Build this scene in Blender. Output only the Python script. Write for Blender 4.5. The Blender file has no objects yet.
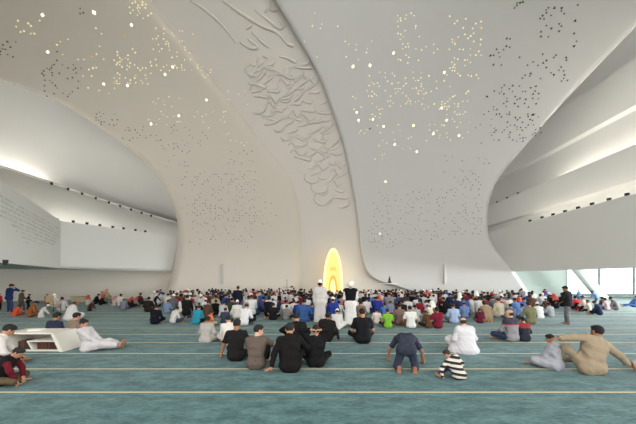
import bpy, math, random
import numpy as np

# ------------------------------------------------------------------ camera, sky, exposure
S = bpy.context.scene
COL = S.collection
F_PX, CX, HY, EYE = 283.0, 318.0, 278.0, 1.9      # focal length in pixels, centre column, horizon row, eye height
cam_d = bpy.data.cameras.new('camera')
cam_d.sensor_width = 36.0
cam_d.lens = 36.0 * F_PX / 636.0
cam_d.shift_y = (HY - 212.0) / 636.0
cam_d.clip_end = 400
cam = bpy.data.objects.new('camera', cam_d)
cam.location = (0, 0, EYE); cam.rotation_euler = (math.pi / 2, 0, 0)
COL.objects.link(cam); S.camera = cam

W = bpy.data.worlds.new('daylight'); S.world = W; W.use_nodes = True
bgn = W.node_tree.nodes['Background']
bgn.inputs['Color'].default_value = (1.0, 0.978, 0.95, 1); bgn.inputs['Strength'].default_value = 3.0

def area(name, loc, rot, sx, sy, power, color):
    l = bpy.data.lights.new(name, 'AREA'); l.shape = 'RECTANGLE'; l.size = sx; l.size_y = sy
    l.energy = power; l.color = color
    o = bpy.data.objects.new(name, l); o.location = loc; o.rotation_euler = rot; COL.objects.link(o); return o
# daylight coming in through the glass wall on the right, under the gallery
area('window_daylight', (30, 11, 1.9), (0, math.radians(88), 0), 3.2, 20, 7500, (0.93, 0.985, 1.0))

S.view_settings.view_transform = 'Standard'
S.view_settings.look = 'None'
S.view_settings.gamma = 1.0
S.view_settings.use_curve_mapping = False
S.view_settings.exposure = -0.1
S.cycles.use_denoising = True
S.cycles.max_bounces = 6
S.cycles.diffuse_bounces = 4

# ------------------------------------------------------------------ helpers
def lin(c):
    return tuple(((x / 255) / 12.92 if x / 255 <= .04045 else ((x / 255 + .055) / 1.055) ** 2.4) for x in c)

MATS = {}
def mat(name, rgb, rough=0.8, metal=0.0, emit=None, strength=0.0, noise=0.0, nscale=8.0, spec=None, bump=0.0):
    if name in MATS: return MATS[name]
    m = bpy.data.materials.new(name); m.use_nodes = True
    nt = m.node_tree; b = nt.nodes['Principled BSDF']
    c = lin(rgb) + (1,)
    b.inputs['Base Color'].default_value = c
    b.inputs['Roughness'].default_value = rough
    b.inputs['Metallic'].default_value = metal
    if spec is not None: b.inputs['Specular IOR Level'].default_value = spec
    if emit:
        b.inputs['Emission Color'].default_value = lin(emit) + (1,)
        b.inputs['Emission Strength'].default_value = strength
    if noise or bump:
        tc = nt.nodes.new('ShaderNodeTexCoord'); n = nt.nodes.new('ShaderNodeTexNoise')
        n.inputs['Scale'].default_value = nscale; n.inputs['Detail'].default_value = 4
        nt.links.new(tc.outputs['Object'], n.inputs['Vector'])
        if noise:
            mx = nt.nodes.new('ShaderNodeMix'); mx.data_type = 'RGBA'
            mx.inputs[6].default_value = tuple(x * (1 - noise) for x in c[:3]) + (1,)
            mx.inputs[7].default_value = tuple(min(1, x * (1 + noise)) for x in c[:3]) + (1,)
            nt.links.new(n.outputs['Fac'], mx.inputs[0]); nt.links.new(mx.outputs[2], b.inputs['Base Color'])
        if bump:
            bp = nt.nodes.new('ShaderNodeBump'); bp.inputs['Strength'].default_value = bump; bp.inputs['Distance'].default_value = .05
            nt.links.new(n.outputs['Fac'], bp.inputs['Height']); nt.links.new(bp.outputs['Normal'], b.inputs['Normal'])
    MATS[name] = m
    return m

def mesh_np(name, verts, faces, smooth=True):
    """faces: (N,4) or list"""
    me = bpy.data.meshes.new(name)
    verts = np.asarray(verts, dtype=np.float32)
    if isinstance(faces, np.ndarray) and len(faces):
        n, k = faces.shape
        me.vertices.add(len(verts)); me.vertices.foreach_set('co', verts.ravel())
        me.loops.add(n * k); me.loops.foreach_set('vertex_index', faces.astype(np.int32).ravel())
        me.polygons.add(n); me.polygons.foreach_set('loop_start', np.arange(0, n * k, k, dtype=np.int32))
        me.polygons.foreach_set('loop_total', np.full(n, k, dtype=np.int32))
        me.polygons.foreach_set('use_smooth', np.full(n, smooth, dtype=bool))
        me.update(calc_edges=True)
    else:
        me.from_pydata([tuple(map(float, v)) for v in verts], [], [tuple(int(i) for i in f) for f in faces])
        me.polygons.foreach_set('use_smooth', np.full(len(me.polygons), smooth, dtype=bool)); me.update()
    return me

def add(name, me, m=None, parent=None, loc=None, kind=None):
    o = bpy.data.objects.new(name, me); COL.objects.link(o)
    if m is not None:
        for x in (m if isinstance(m, (list, tuple)) else [m]): me.materials.append(x)
    if parent is not None: o.parent = parent
    if loc is not None: o.location = loc
    if kind: o['kind'] = kind
    return o

def tag(o, label, cat, group=None, kind=None):
    o['label'] = label; o['category'] = cat
    if group: o['group'] = group
    if kind: o['kind'] = kind
    return o

def empty(name, loc, rz=0.0):
    o = bpy.data.objects.new(name, None); COL.objects.link(o); o.location = loc; o.rotation_euler = (0, 0, rz)
    o.empty_display_size = .2
    return o

class MB:
    """collects simple solids into one mesh"""
    def __init__(s): s.v = []; s.f = []; s.mi = []; s.cur = 0
    def poly(s, pts, faces):
        b = len(s.v); s.v += [tuple(p) for p in pts]; s.f += [tuple(i + b for i in f) for f in faces]; s.mi += [s.cur] * len(faces)
    def box(s, x0, y0, z0, x1, y1, z1):
        s.poly([(x0,y0,z0),(x1,y0,z0),(x1,y1,z0),(x0,y1,z0),(x0,y0,z1),(x1,y0,z1),(x1,y1,z1),(x0,y1,z1)],
               [(0,3,2,1),(4,5,6,7),(0,1,5,4),(1,2,6,5),(2,3,7,6),(3,0,4,7)])
    def prism(s, pts, n):      # pts: closed outline (3D), n: thickness vector
        k = len(pts); q = [tuple(a + b for a, b in zip(p, n)) for p in pts]
        s.poly(list(pts) + q, [tuple(range(k))[::-1], tuple(range(k, 2 * k))] + [(i, (i + 1) % k, k + (i + 1) % k, k + i) for i in range(k)])
    def tube(s, pts, r, n=8, flat=1.0):
        pts = [np.array(p, float) for p in pts]; rings = []
        rr = r if isinstance(r, (list, tuple)) else [r] * len(pts)
        for i, p in enumerate(pts):
            t = pts[min(i + 1, len(pts) - 1)] - pts[max(i - 1, 0)]; t /= (np.linalg.norm(t) + 1e-9)
            a = np.cross(t, (0, 0, 1)) if abs(t[2]) < .95 else np.cross(t, (0, 1, 0)); a /= np.linalg.norm(a); b = np.cross(t, a)
            rings.append([p + rr[i] * (a * math.cos(2 * math.pi * j / n) + b * math.sin(2 * math.pi * j / n) * flat) for j in range(n)])
        v = [q for r_ in rings for q in r_]
        f = [(i * n + j, i * n + (j + 1) % n, (i + 1) * n + (j + 1) % n, (i + 1) * n + j) for i in range(len(pts) - 1) for j in range(n)]
        f += [tuple(range(n))[::-1], tuple((len(pts) - 1) * n + j for j in range(n))]
        s.poly(v, f)
    def build(s, name, m, parent=None, smooth=False, loc=None, kind=None, bevel=0):
        me = mesh_np(name, s.v, s.f, smooth); o = add(name, me, m, parent, loc, kind)
        if any(s.mi): me.polygons.foreach_set('material_index', s.mi)
        if bevel:
            bv = o.modifiers.new('bevel', 'BEVEL'); bv.width = bevel; bv.segments = 2
        return o

def P(px, py, d):
    return np.array([(px - CX) / F_PX * d, d, EYE + (HY - py) / F_PX * d])

def D(px, py):
    """horizontal distance to the inner face of the great vault in the direction of a sight line"""
    u = (px - CX) / F_PX; t = max(0.0, (HY - py) / F_PX)
    return 28.0 / (1 + .3 * u * u) / (1 + (1.077 * t) ** 2.2) ** (1 / 2.2)

def spline(pts, n=24):
    p = np.array(pts, float); p = np.vstack([2 * p[0] - p[1], p, 2 * p[-1] - p[-2]]); out = []
    for i in range(1, len(p) - 2):
        for k in range(n):
            t = k / n
            out.append(.5 * ((2 * p[i]) + (-p[i-1] + p[i+1]) * t + (2*p[i-1] - 5*p[i] + 4*p[i+1] - p[i+2]) * t*t + (-p[i-1] + 3*p[i] - 3*p[i+1] + p[i+2]) * t**3))
    out.append(p[-2]); return np.array(out)

def edge_fn(pts):
    c = spline(pts); o = np.argsort(c[:, 1]); y = c[o, 1]; x = c[o, 0]
    return lambda py: float(np.interp(py, y, x))

# ------------------------------------------------------------------ materials of the hall
plaster_warm = mat('plaster_warm', (222, 214, 202), .75, noise=.02, nscale=.6)
plaster_cool = mat('plaster_cool', (212, 210, 207), .75, noise=.02, nscale=.6)
plaster_band = mat('plaster_band', (224, 217, 210), .7, noise=.02, nscale=.6)
plaster_gallery = mat('plaster_gallery', (230, 230, 226), .7, noise=.015, nscale=.5)
hole_dark = mat('hole_dark', (60, 56, 48), .6)
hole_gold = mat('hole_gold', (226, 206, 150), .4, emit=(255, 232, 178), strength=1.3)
star_white = mat('star_white', (255, 240, 205), .4, emit=(255, 228, 170), strength=5)
star_gold = mat('star_gold', (190, 140, 60), .35, metal=.6, emit=(235, 185, 100), strength=.5)
cove_soft = mat('cove_glow_soft', (255, 248, 235), .5, emit=(255, 248, 238), strength=11)
cove_mat = mat('cove_glow', (255, 248, 235), .5, emit=(255, 248, 238), strength=22)
dark_metal = mat('dark_metal', (38, 38, 40), .45)
white_paint = mat('white_paint', (232, 231, 226), .5)

def carpet_material():
    m = bpy.data.materials.new('teal_carpet'); m.use_nodes = True; nt = m.node_tree; L = nt.links; N = nt.nodes
    b = N['Principled BSDF']; b.inputs['Roughness'].default_value = .9
    b.inputs['Specular IOR Level'].default_value = .25
    b.inputs['Sheen Weight'].default_value = .15; b.inputs['Sheen Roughness'].default_value = .4
    g = N.new('ShaderNodeNewGeometry'); sp = N.new('ShaderNodeSeparateXYZ'); L.new(g.outputs['Position'], sp.inputs[0])
    n1 = N.new('ShaderNodeTexNoise'); n1.inputs['Scale'].default_value = 2.2; n1.inputs['Detail'].default_value = 6; n1.inputs['Roughness'].default_value = .65
    mp = N.new('ShaderNodeMapping'); mp.inputs['Scale'].default_value = (1, 2.2, 1); L.new(g.outputs['Position'], mp.inputs[0]); L.new(mp.outputs[0], n1.inputs['Vector'])
    n2 = N.new('ShaderNodeTexNoise'); n2.inputs['Scale'].default_value = 11; n2.inputs['Detail'].default_value = 4; L.new(mp.outputs[0], n2.inputs['Vector'])
    r1 = N.new('ShaderNodeValToRGB'); r1.color_ramp.elements[0].position = .36; r1.color_ramp.elements[1].position = .66
    r1.color_ramp.elements[0].color = lin((56, 90, 94)) + (1,); r1.color_ramp.elements[1].color = lin((92, 130, 130)) + (1,)
    add_ = N.new('ShaderNodeMath'); add_.operation = 'MULTIPLY_ADD'; add_.inputs[1].default_value = .45
    sub = N.new('ShaderNodeMath'); sub.operation = 'SUBTRACT'; sub.inputs[1].default_value = .22
    L.new(n2.outputs['Fac'], add_.inputs[0]); L.new(n1.outputs['Fac'], sub.inputs[0]); L.new(sub.outputs[0], add_.inputs[2]); L.new(add_.outputs[0], r1.inputs[0])
    def M(op, a, b_=None):
        q = N.new('ShaderNodeMath'); q.operation = op
        for i, v in enumerate((a, b_)):
            if v is None: continue
            if isinstance(v, (int, float)): q.inputs[i].default_value = v
            else: L.new(v, q.inputs[i])
        return q.outputs[0]
    per = M('ABSOLUTE', M('SUBTRACT', M('FRACT', M('ADD', M('DIVIDE', M('SUBTRACT', sp.outputs['Y'], 4.71), 1.207), 10.5)), .5))
    line = M('LESS_THAN', per, .021)
    dk = M('LESS_THAN', per, .042)
    mx0 = N.new('ShaderNodeMix'); mx0.data_type = 'RGBA'; L.new(M('MULTIPLY', dk, .6), mx0.inputs[0]); L.new(r1.outputs[0], mx0.inputs[6]); mx0.inputs[7].default_value = lin((92, 106, 92)) + (1,)
    mx = N.new('ShaderNodeMix'); mx.data_type = 'RGBA'; L.new(line, mx.inputs[0]); L.new(mx0.outputs[2], mx.inputs[6]); mx.inputs[7].default_value = lin((206, 197, 160)) + (1,)
    L.new(mx.outputs[2], b.inputs['Base Color'])
    bp = N.new('ShaderNodeBump'); bp.inputs['Strength'].default_value = .5; bp.inputs['Distance'].default_value = .03
    L.new(n2.outputs['Fac'], bp.inputs['Height']); L.new(bp.outputs['Normal'], b.inputs['Normal'])
    return m
carpet = carpet_material()

# ------------------------------------------------------------------ floor and vault
fl = MB(); fl.box(-45, -6, -.25, 45, 34, 0); fl.build('floor', carpet, kind='structure')

def shell(name, left, right, m, off=0.0, rimL=0, rimR=0, ncol=60, thick=.45, top=-700):
    Lf, Rf = edge_fn(left), edge_fn(right)
    base = 278 + EYE * F_PX / 28 * 1.25
    rows = np.concatenate([np.linspace(base, 0, 90), np.linspace(-8, top, 50)])
    verts = []; 
    nl = 8 if rimL else 0; nr = 8 if rimR else 0
    for py in rows:
        x0, x1 = Lf(py), Rf(py); line = []
        for k in range(nl):                      # edge rolled back, away from the hall
            a = (nl - k) / nl * math.pi / 2
            line.append((x0 + rimL * (1 - math.sin(a)) , 1.2 * (1 - math.cos(a))))
        xa = x0 + rimL; xb = x1 - rimR
        for k in range(ncol + 1): line.append((xa + (xb - xa) * k / ncol, 0))
        for k in range(nr):
            a = (k + 1) / nr * math.pi / 2
            line.append((xb + rimR * math.sin(a), 1.2 * (1 - math.cos(a))))
        for x, dd in line:
            d = D(x, py) + off + dd; p = P(x, py, d); p[2] = max(p[2], -.02); verts.append((p, P(x, py, d + thick)))
    nc = ncol + 1 + nl + nr; nrw = len(rows)
    V = np.array([v[0] for v in verts]); B = np.array([v[1] for v in verts]); B[:, 2] = np.maximum(B[:, 2], -.02)
    idx = np.arange(nrw * nc).reshape(nrw, nc)
    q = np.stack([idx[:-1, :-1], idx[:-1, 1:], idx[1:, 1:], idx[1:, :-1]], -1).reshape(-1, 4)
    n = len(V); F = [q, q[:, ::-1] + n]
    for s_ in (0, nc - 1):
        a = idx[:-1, s_]; b = idx[1:, s_]; e = np.stack([a, b, b + n, a + n], -1)
        F.append(e)
    me = mesh_np(name, np.vstack([V, B]), np.vstack(F), True)
    return add(name, me, m, kind='structure')

E_LL = [(158, 304), (168, 285), (174, 262), (178, 238), (176, 215), (160, 180), (130, 150), (60, 103), (0, 80), (-60, 58), (-160, 20), (-320, -50), (-700, -260), (-1100, -700)]
E_LR = [(302, 304), (303, 260), (303, 215), (291, 175), (262, 138), (230, 97), (185, 40), (150, 0), (112, -40), (20, -140), (-160, -340), (-460, -700)]
E_RL = [(470, 304), (430, 296), (397, 286), (376, 279.5), (366, 270), (361, 252), (357, 215), (345, 150), (331, 107), (315, 68), (275, 0), (250, -34), (190, -110), (90, -260), (-200, -700)]
E_RR = [(536, 304), (527, 290), (512, 268), (495, 248), (488, 230), (489, 203), (498, 180), (520, 152), (560, 106), (600, 64), (636, 27), (680, -20), (800, -140), (1000, -340), (1400, -700)]
wl = shell('wall_left', E_LL, E_LR, plaster_warm, 0, rimL=9, rimR=14, ncol=50)
wr = shell('wall_right', E_RL, E_RR, plaster_cool, 0, rimL=0, rimR=3, ncol=56)
wc = shell('wall_centre', [(x - 14, y) for x, y in E_LR], [(520, 304), (500, 290), (470, 270), (440, 240), (420, 215), (400, 150), (372, 68), (330, 0), (300, -34), (240, -110), (140, -260), (-150, -700)], plaster_band, .5, ncol=40, thick=.4)

b = MB(); b.box(-45, -7, 25.2, 45, 9.5, 25.7); b.build('ceiling', plaster_cool, kind='structure')  # unseen slab added overhead to shut out sky light
b = MB(); b.box(-19.6, -7, 0, -19.0, 9.2, 25.2); b.build('sky_block_left_rear', plaster_warm, kind='structure')  # unseen side slab, added to block sky light from the left
b = MB(); b.box(-45, 9.4, 27.2, 45, 37.5, 27.7); b.build('sky_block_top', plaster_cool, kind='structure')  # cover added above the shells to stop sky leaking onto the galleries
b = MB(); b.box(-45.5, -7, 0, -45, 37.5, 27.5); b.build('sky_block_left', plaster_warm, kind='structure')  # unseen outer slab, added to keep the sky off the left gallery
b = MB(); b.box(-45, 37, 0, 31, 37.5, 30); b.build('wall_back', plaster_gallery, kind='structure')

# openings of the vault: small triangles, dark or lit, kept in one mesh per shell as its pattern
rng = random.Random(7)
def scatter(box, n, mind=2.3, diag=0):
    out = []
    for _ in range(n * 30):
        if len(out) >= n: break
        x = rng.uniform(box[0], box[2]); y = rng.uniform(box[1], box[3])
        x = round(x / 2.6) * 2.6 + rng.uniform(-.7, .7); y = round(y / 2.6) * 2.6 + rng.uniform(-.7, .7)
        if all((x - a) ** 2 + (y - b) ** 2 > mind * mind for a, b in out): out.append((x, y))
    return out
def vault_frame(px, py, off=0.0):
    p = P(px, py, D(px, py) + off); a = P(px + 1, py, D(px + 1, py) + off) - p; b = P(px, py - 1, D(px, py - 1) + off) - p
    a /= np.linalg.norm(a); n = np.cross(a, b); n /= np.linalg.norm(n)
    if np.dot(n, p - np.array([0, 0, EYE])) > 0: n = -n
    return p, a, np.cross(n, a), n
def openings(name, parent, spots_list):
    b = MB()
    for kind, pts, size in spots_list:
        b.cur = kind
        for x, y in pts:
            p, a, c, n = vault_frame(x, y); s = size * rng.uniform(.75, 1.2); r0 = rng.choice([0, math.pi]) + rng.uniform(-.2, .2)
            tri = [p - n * .02 + s * (a * math.cos(r0 + math.pi / 2 + k * 2.094) + c * math.sin(r0 + math.pi / 2 + k * 2.094)) for k in range(3)]
            b.prism(tri, n * .035)
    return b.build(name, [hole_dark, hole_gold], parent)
GL = [((128, 0, 152, 18), 22), ((113, 50, 152, 85), 46), ((154, 28, 192, 72), 44), ((148, 96, 182, 128), 18), ((196, 64, 212, 80), 9),
      ((15, 20, 40, 34), 9), ((82, 56, 120, 98), 12), ((55, 22, 110, 60), 10), ((195, 110, 225, 130), 10), ((212, 80, 250, 145), 14)]
DL = [((0, 38, 18, 64), 10), ((44, 64, 82, 96), 32), ((26, 52, 60, 76), 5), ((78, 8, 90, 14), 3), ((95, 112, 118, 126), 16), ((120, 125, 145, 141), 13),
      ((150, 125, 212, 150), 26), ((183, 172, 218, 215), 52), ((164, 142, 190, 168), 16), ((215, 172, 262, 222), 95), ((210, 206, 252, 248), 46),
      ((250, 200, 278, 228), 14), ((228, 150, 258, 176), 14), ((190, 215, 215, 245), 18)]
sl = [(1, scatter(b, n), .045) for b, n in GL] + [(0, scatter(b, n), .058) for b, n in DL]
openings('perforation_pattern', wl, sl)
GR = [((396, 12, 422, 62), 30), ((388, 72, 424, 108), 42), ((352, 90, 382, 134), 26), ((450, 12, 482, 78), 46), ((424, 88, 470, 142), 52), ((345, 40, 372, 60), 9),
      ((296, 8, 345, 60), 7), ((372, 125, 420, 160), 16), ((424, 40, 452, 90), 10), ((362, 64, 392, 100), 12)]
DR = [((540, 4, 584, 46), 24), ((510, 2, 524, 10), 5), ((492, 38, 512, 68), 11), ((516, 54, 574, 80), 26), ((494, 84, 542, 142), 82), ((476, 108, 498, 144), 12),
      ((368, 192, 424, 246), 96), ((424, 190, 450, 214), 22), ((452, 175, 482, 235), 70), ((424, 218, 450, 240), 16), ((440, 150, 490, 175), 12), ((370, 225, 395, 248), 14)]
sr = [(1, scatter(b, n), .05) for b, n in GR] + [(0, scatter(b, n), .075 if b[0] > 490 else .058) for b, n in DR]
openings('perforation_pattern', wr, sr)

# star shaped lamps
STARS = [(42.5, 15, 0), (94, 12.5, 0), (131.5, 25, 0), (124.5, 35.5, 1), (47.8, 52, 0), (172.7, 67, 0), (165, 74.5, 0), (103.7, 84, 0), (127.4, 85.6, 0), (206.5, 100, 0),
         (151, 124, 0), (178.8, 115.8, 0), (92, 57, 1), (347.5, 36.5, 1), (353, 66.5, 0), (370, 65.5, 0), (393.6, 53, 0), (354.3, 91.3, 1), (356.7, 112.3, 0), (358.5, 120.3, 0),
         (373, 119.3, 0), (383.6, 126.4, 0), (375.9, 104.4, 1), (413.4, 125.6, 0), (394.6, 144.5, 0), (370, 128.5, 2), (480.6, 27.6, 1), (455, 40.4, 1), (476, 52.4, 1),
         (490.5, 55.6, 2), (444.2, 72.5, 0), (470, 74.5, 1), (467.5, 91.4, 1), (441.7, 108, 0), (446.6, 120.3, 0), (459, 135.6, 0), (433.2, 133.8, 0), (469.3, 122.8, 1),
         (487, 96.6, 2), (533, 114.7, 2), (416.8, 151.7, 0), (385.5, 181.7, 0), (379.8, 233.8, 0), (467, 159, 1), (478, 161, 1)]
STAR_ME = {}
for k in (0, 1, 2):
    b = MB(); pts = []
    for i in range(8):
        r = (1.0, .62)[i % 2]; a = i * math.pi / 4
        pts.append((r * math.cos(a), r * math.sin(a) * .8, 0))
    b.prism(pts, (0, 0, -1)); b.poly([(0, 0, .55)] + [(q[0] * .8, q[1] * .8, 0) for q in pts], [(0, i + 1, (i + 1) % 8 + 1) for i in range(8)])
    STAR_ME[k] = mesh_np('ceiling_light', b.v, b.f, False); STAR_ME[k].materials.append((star_white, star_gold, hole_dark)[k])
from mathutils import Matrix, Vector
SIDE = lambda x: 'left shell' if x < 310 else 'right shell'
for i, (x, y, k) in enumerate(STARS):
    p, a, c, n = vault_frame(x, y)
    o = bpy.data.objects.new('ceiling_light', STAR_ME[k]); COL.objects.link(o)
    m4 = Matrix(((a[0], c[0], n[0], p[0]), (a[1], c[1], n[1], p[1]), (a[2], c[2], n[2], p[2]), (0, 0, 0, 1)))
    s = (.105, .115, .15)[k] * (1.25 if i in (1, 14, 15, 39) else 1)
    o.matrix_world = m4 @ Matrix.Rotation(.5 if i % 2 else -.4, 4, 'Z') @ Matrix.Diagonal((s, s * (1.5 if k == 0 else .8), s * .35, 1))
    kind = ('bright lit star lamp', 'dim gold star lamp', 'unlit dark star opening')[k]
    ht = 'near the photo top' if y < 45 else ('in the upper middle' if y < 100 else 'in the lower constellation')
    lb = f'{kind} in the {SIDE(x)}, {ht}'
    if (k, x < 310, ht) in (): pass
    tag(o, lb, 'ceiling light', f'{kind}s, {SIDE(x)}, {ht}')

# calligraphy carved on the centre band: raised flowing strokes following its surface
def bandp(px, py, lift=.0): return P(px, py, D(px, py) + .5 - lift)
strokes = []
def st(pts, w=1.0): strokes.append((pts, w))
st([(190, 0), (205, 10), (222, 25), (236, 43)], .7); st([(222, 0), (242, 14), (262, 26), (276, 32), (288, 45)], 1.0)
st([(255, 10), (268, 20), (279, 28), (284, 25), (280, 23)], .9); st([(267, 0), (268, 8), (264, 12)], .9); st([(270, 10), (278, 10)], .9)
st([(262, 55), (268, 58)], .8); st([(250, 78), (257, 66), (258, 58)], .9); st([(250, 90), (262, 68), (276, 70), (290, 78), (302, 76)], 1)
st([(240, 42), (250, 48), (258, 47), (248, 39)], .9); st([(252, 25), (246, 29)], .8); st([(252, 32), (262, 42), (270, 48)], .7); st([(287, 44), (294, 46)], 1)
st([(283, 98), (296, 88), (310, 78)], 1.2)
crng = random.Random(19)
eR = edge_fn(E_RL); eL = edge_fn(E_LR)
for row in range(24):
    yy = 62 + row * 6.1
    xl = max(eL(yy) + 17, 248 + (yy - 60) * .1) ; xr = eR(yy) - 5
    ncol_ = max(2, int((xr - xl) / 12))
    for c in range(ncol_):
        cx = xl + (c + .5) * (xr - xl) / ncol_ + crng.uniform(-3, 3); cy = yy + crng.uniform(-3, 3)
        t = crng.random(); a0 = crng.uniform(-.9, .5); L_ = crng.uniform(9, 17)
        if t < .38:      # bowl
            pts = [(cx + L_ * .55 * math.cos(a0 + k * .55), cy + L_ * .42 * math.sin(a0 + k * .55)) for k in range(crng.choice([5, 6, 8]))]
        elif t < .8:     # long slanted stroke with a hook
            dx, dy = math.cos(a0) * L_, math.sin(a0) * L_
            pts = [(cx - dx / 2, cy - dy / 2), (cx, cy + crng.uniform(-1.5, 1.5)), (cx + dx / 2, cy + dy / 2), (cx + dx / 2 + 2, cy + dy / 2 - 3)]
        else:            # s curve
            pts = [(cx - L_ * .5, cy), (cx - L_ * .2, cy - 3), (cx + L_ * .15, cy + 3), (cx + L_ * .5, cy - 1)]
        st(pts, crng.uniform(.7, 1.05))
b = MB()
for pts, w in strokes:
    c = spline(pts, 5); n = len(c)
    pp = [bandp(x, y, .02) for x, y in c if eL(y) + 2 < x < eR(y) - 1]
    if len(pp) > 2: 
        n = len(pp); b.tube(pp, [.125 * w * (.45 + .55 * math.sin(math.pi * (i + .6) / (n + .2))) for i in range(n)], 6)
b.build('calligraphy_relief', plaster_band, wc, smooth=True)

# ------------------------------------------------------------------ right gallery: horizontal parapets stepping back
prof = [(15.7, 2.42), (15.75, 6.1), (16.05, 6.1), (16.05, 5.75), (17.5, 5.75), (17.65, 7.1), (17.2, 7.2), (17.2, 9.15), (17.5, 9.15), (17.5, 8.8), (18.5, 8.8), (19.1, 12.0),
        (18.7, 12.1), (18.7, 14.85), (19.0, 14.85), (19.0, 14.4), (20.0, 14.4), (20.4, 32.0), (21, 32.0), (21, 6.0), (36, 6.0), (36, 3.9), (16.4, 3.9), (16.3, 2.42)]
prof = [(x * 1.08, (z - 1.9) * 1.08 + 1.9) for x, z in prof]
b = MB(); y0, y1 = -7.0, 38.0  # near end carried on behind the camera to block light from the side
b.prism([(x, y0, z) for x, z in prof], (0, y1 - y0, 0))
b.build('wall_gallery_right', plaster_gallery, kind='structure')
def cove(m_, box, label):
    b = MB(); box = [v * 1.08 if i % 3 == 0 else ((v - 1.9) * 1.08 + 1.9 if i % 3 == 2 else v) for i, v in enumerate(box)]; b.box(*box); o = b.build('cove_light', m_); tag(o, label, 'light'); return o
cove(cove_soft, (16.15, 13.2, 5.76, 16.3, 24.5, 5.80), 'glowing cove light strip along the top of the lowest right parapet')
cove(cove_mat, (17.62, 8.0, 8.81, 17.8, 23.5, 8.86), 'bright cove light strip above the middle right parapet')
spot_b = MB(); spot_b.tube([(0, 0, -.02), (0, 0, .1)], [.07, .085], 10); spot_b.tube([(0, 0, .02), (0, -.02, -.08)], .05, 10)
SPOT = mesh_np('spotlight', spot_b.v, spot_b.f, True); SPOT.materials.append(dark_metal)
def spot(p, label, group, s=1.0):
    o = bpy.data.objects.new('spotlight', SPOT); COL.objects.link(o); o.location = p; o.scale = (s, s, s); tag(o, label, 'spotlight', group)
for px in (530, 542, 553, 565, 578, 592, 609, 627):
    d = 17.15 / ((px - CX) / F_PX); spot((17.15, d, 6.47), 'small black spotlight on top of the lowest right parapet', 'spotlights on the lowest right parapet', 1.35)
for px in (497, 507, 518):
    d = 18.7 / ((px - CX) / F_PX); spot((18.7, d, 9.78), 'small black spotlight on the middle right parapet by the vault edge', 'spotlights on the middle right parapet', 1.1)

# right back wall, windows and leaning column
b = MB(); b.box(15.5, 29.2, 0, 25.6, 29.6, 3.95); b.build('wall_back_right', mat('wall_grey_green', (176, 184, 176), .7), kind='structure')
glass = mat('window_glass', (235, 245, 245), .05, spec=.5)
gb = glass.node_tree.nodes['Principled BSDF']; gb.inputs['Transmission Weight'].default_value = 1; gb.inputs['IOR'].default_value = 1.01
frame_m = mat('window_frame_white', (226, 232, 232), .4)
wx = [25.6, 29.0, 32.6, 36.2, 39.8]
for i in range(4):
    b = MB(); x0, x1 = wx[i], wx[i + 1]
    for bx in ((x0, 29.1, 0, x0 + .05, 29.3, 3.95), (x1 - .02, 29.1, 0, x1, 29.3, 3.95), (x0, 29.1, 0, x1, 29.3, .06), (x0, 29.1, 3.87, x1, 29.3, 3.95)): b.box(*bx)
    w = b.build(f'window_{i+1}', frame_m, kind='structure')
    b = MB(); b.box(x0 + .05, 29.19, .06, x1 - .02, 29.21, 3.87); b.build('pane', glass, w)
b = MB(); p0 = (23.5, 26.3, 2.5); p1 = (26.3, 26.3, 0)
b.tube([P(577, 268, 26.0), P(603, 299, 26.0)], .42, 24); b.build('trim_1', white_paint, smooth=True, kind='structure')

# ------------------------------------------------------------------ left gallery
def strip(name, rows, m, thick=None, kind='structure', parent=None, smooth=True, n=14):
    """loft between polylines given as lists of 3D points"""
    rows = [spline([tuple(p) for p in r], n) if len(r) > 2 else np.array([np.array(r[0]) * (1 - t) + np.array(r[1]) * t for t in np.linspace(0, 1, n * 2)]) for r in rows]
    k = len(rows[0]); V = np.vstack(rows); idx = np.arange(len(V)).reshape(len(rows), k)
    q = np.stack([idx[:-1, :-1], idx[:-1, 1:], idx[1:, 1:], idx[1:, :-1]], -1).reshape(-1, 4)
    o = add(name, mesh_np(name, V, q, smooth), m, parent, kind=kind)
    so = o.modifiers.new('thickness', 'SOLIDIFY'); so.thickness = thick or .12; so.offset = 0
    return o
def Pz(px, z, d):  # point on a column of the view at a given height
    return np.array([(px - CX) / F_PX * d, d, z])
# near parapet with perforations, far parapet
A0, A1, A2 = P(-60, 150, 8.8), P(52, 220, 20.5), P(188, 239.5, 29.6)
def down(p, z): return np.array([p[0], p[1], z])
A0 = np.array([(-60 - CX) / F_PX * 9.3, 9.3, 6.1]); A1 = np.array([(52 - CX) / F_PX * 20.3, 20.3, 6.07]); A2 = np.array([(190 - CX) / F_PX * 28.9, 28.9, 5.95])
def wallseg(name, a, b_, z0a, z0b, th, m):
    n = np.cross(b_ - a, (0, 0, 1)); n = n / np.linalg.norm(n) * th
    if n[1] < 0: n = -n
    mb = MB(); mb.prism([(a[0], a[1], z0a), (b_[0], b_[1], z0b), tuple(b_), tuple(a)], tuple(n)); return mb.build(name, m, kind='structure')
g1 = wallseg('wall_gallery_left', A0, A1, 2.55, 2.6, -.45 if False else .45, plaster_gallery)
g2 = wallseg('wall_gallery_left_far', A1, A2, 2.6, 2.5, .45, plaster_gallery)
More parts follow.
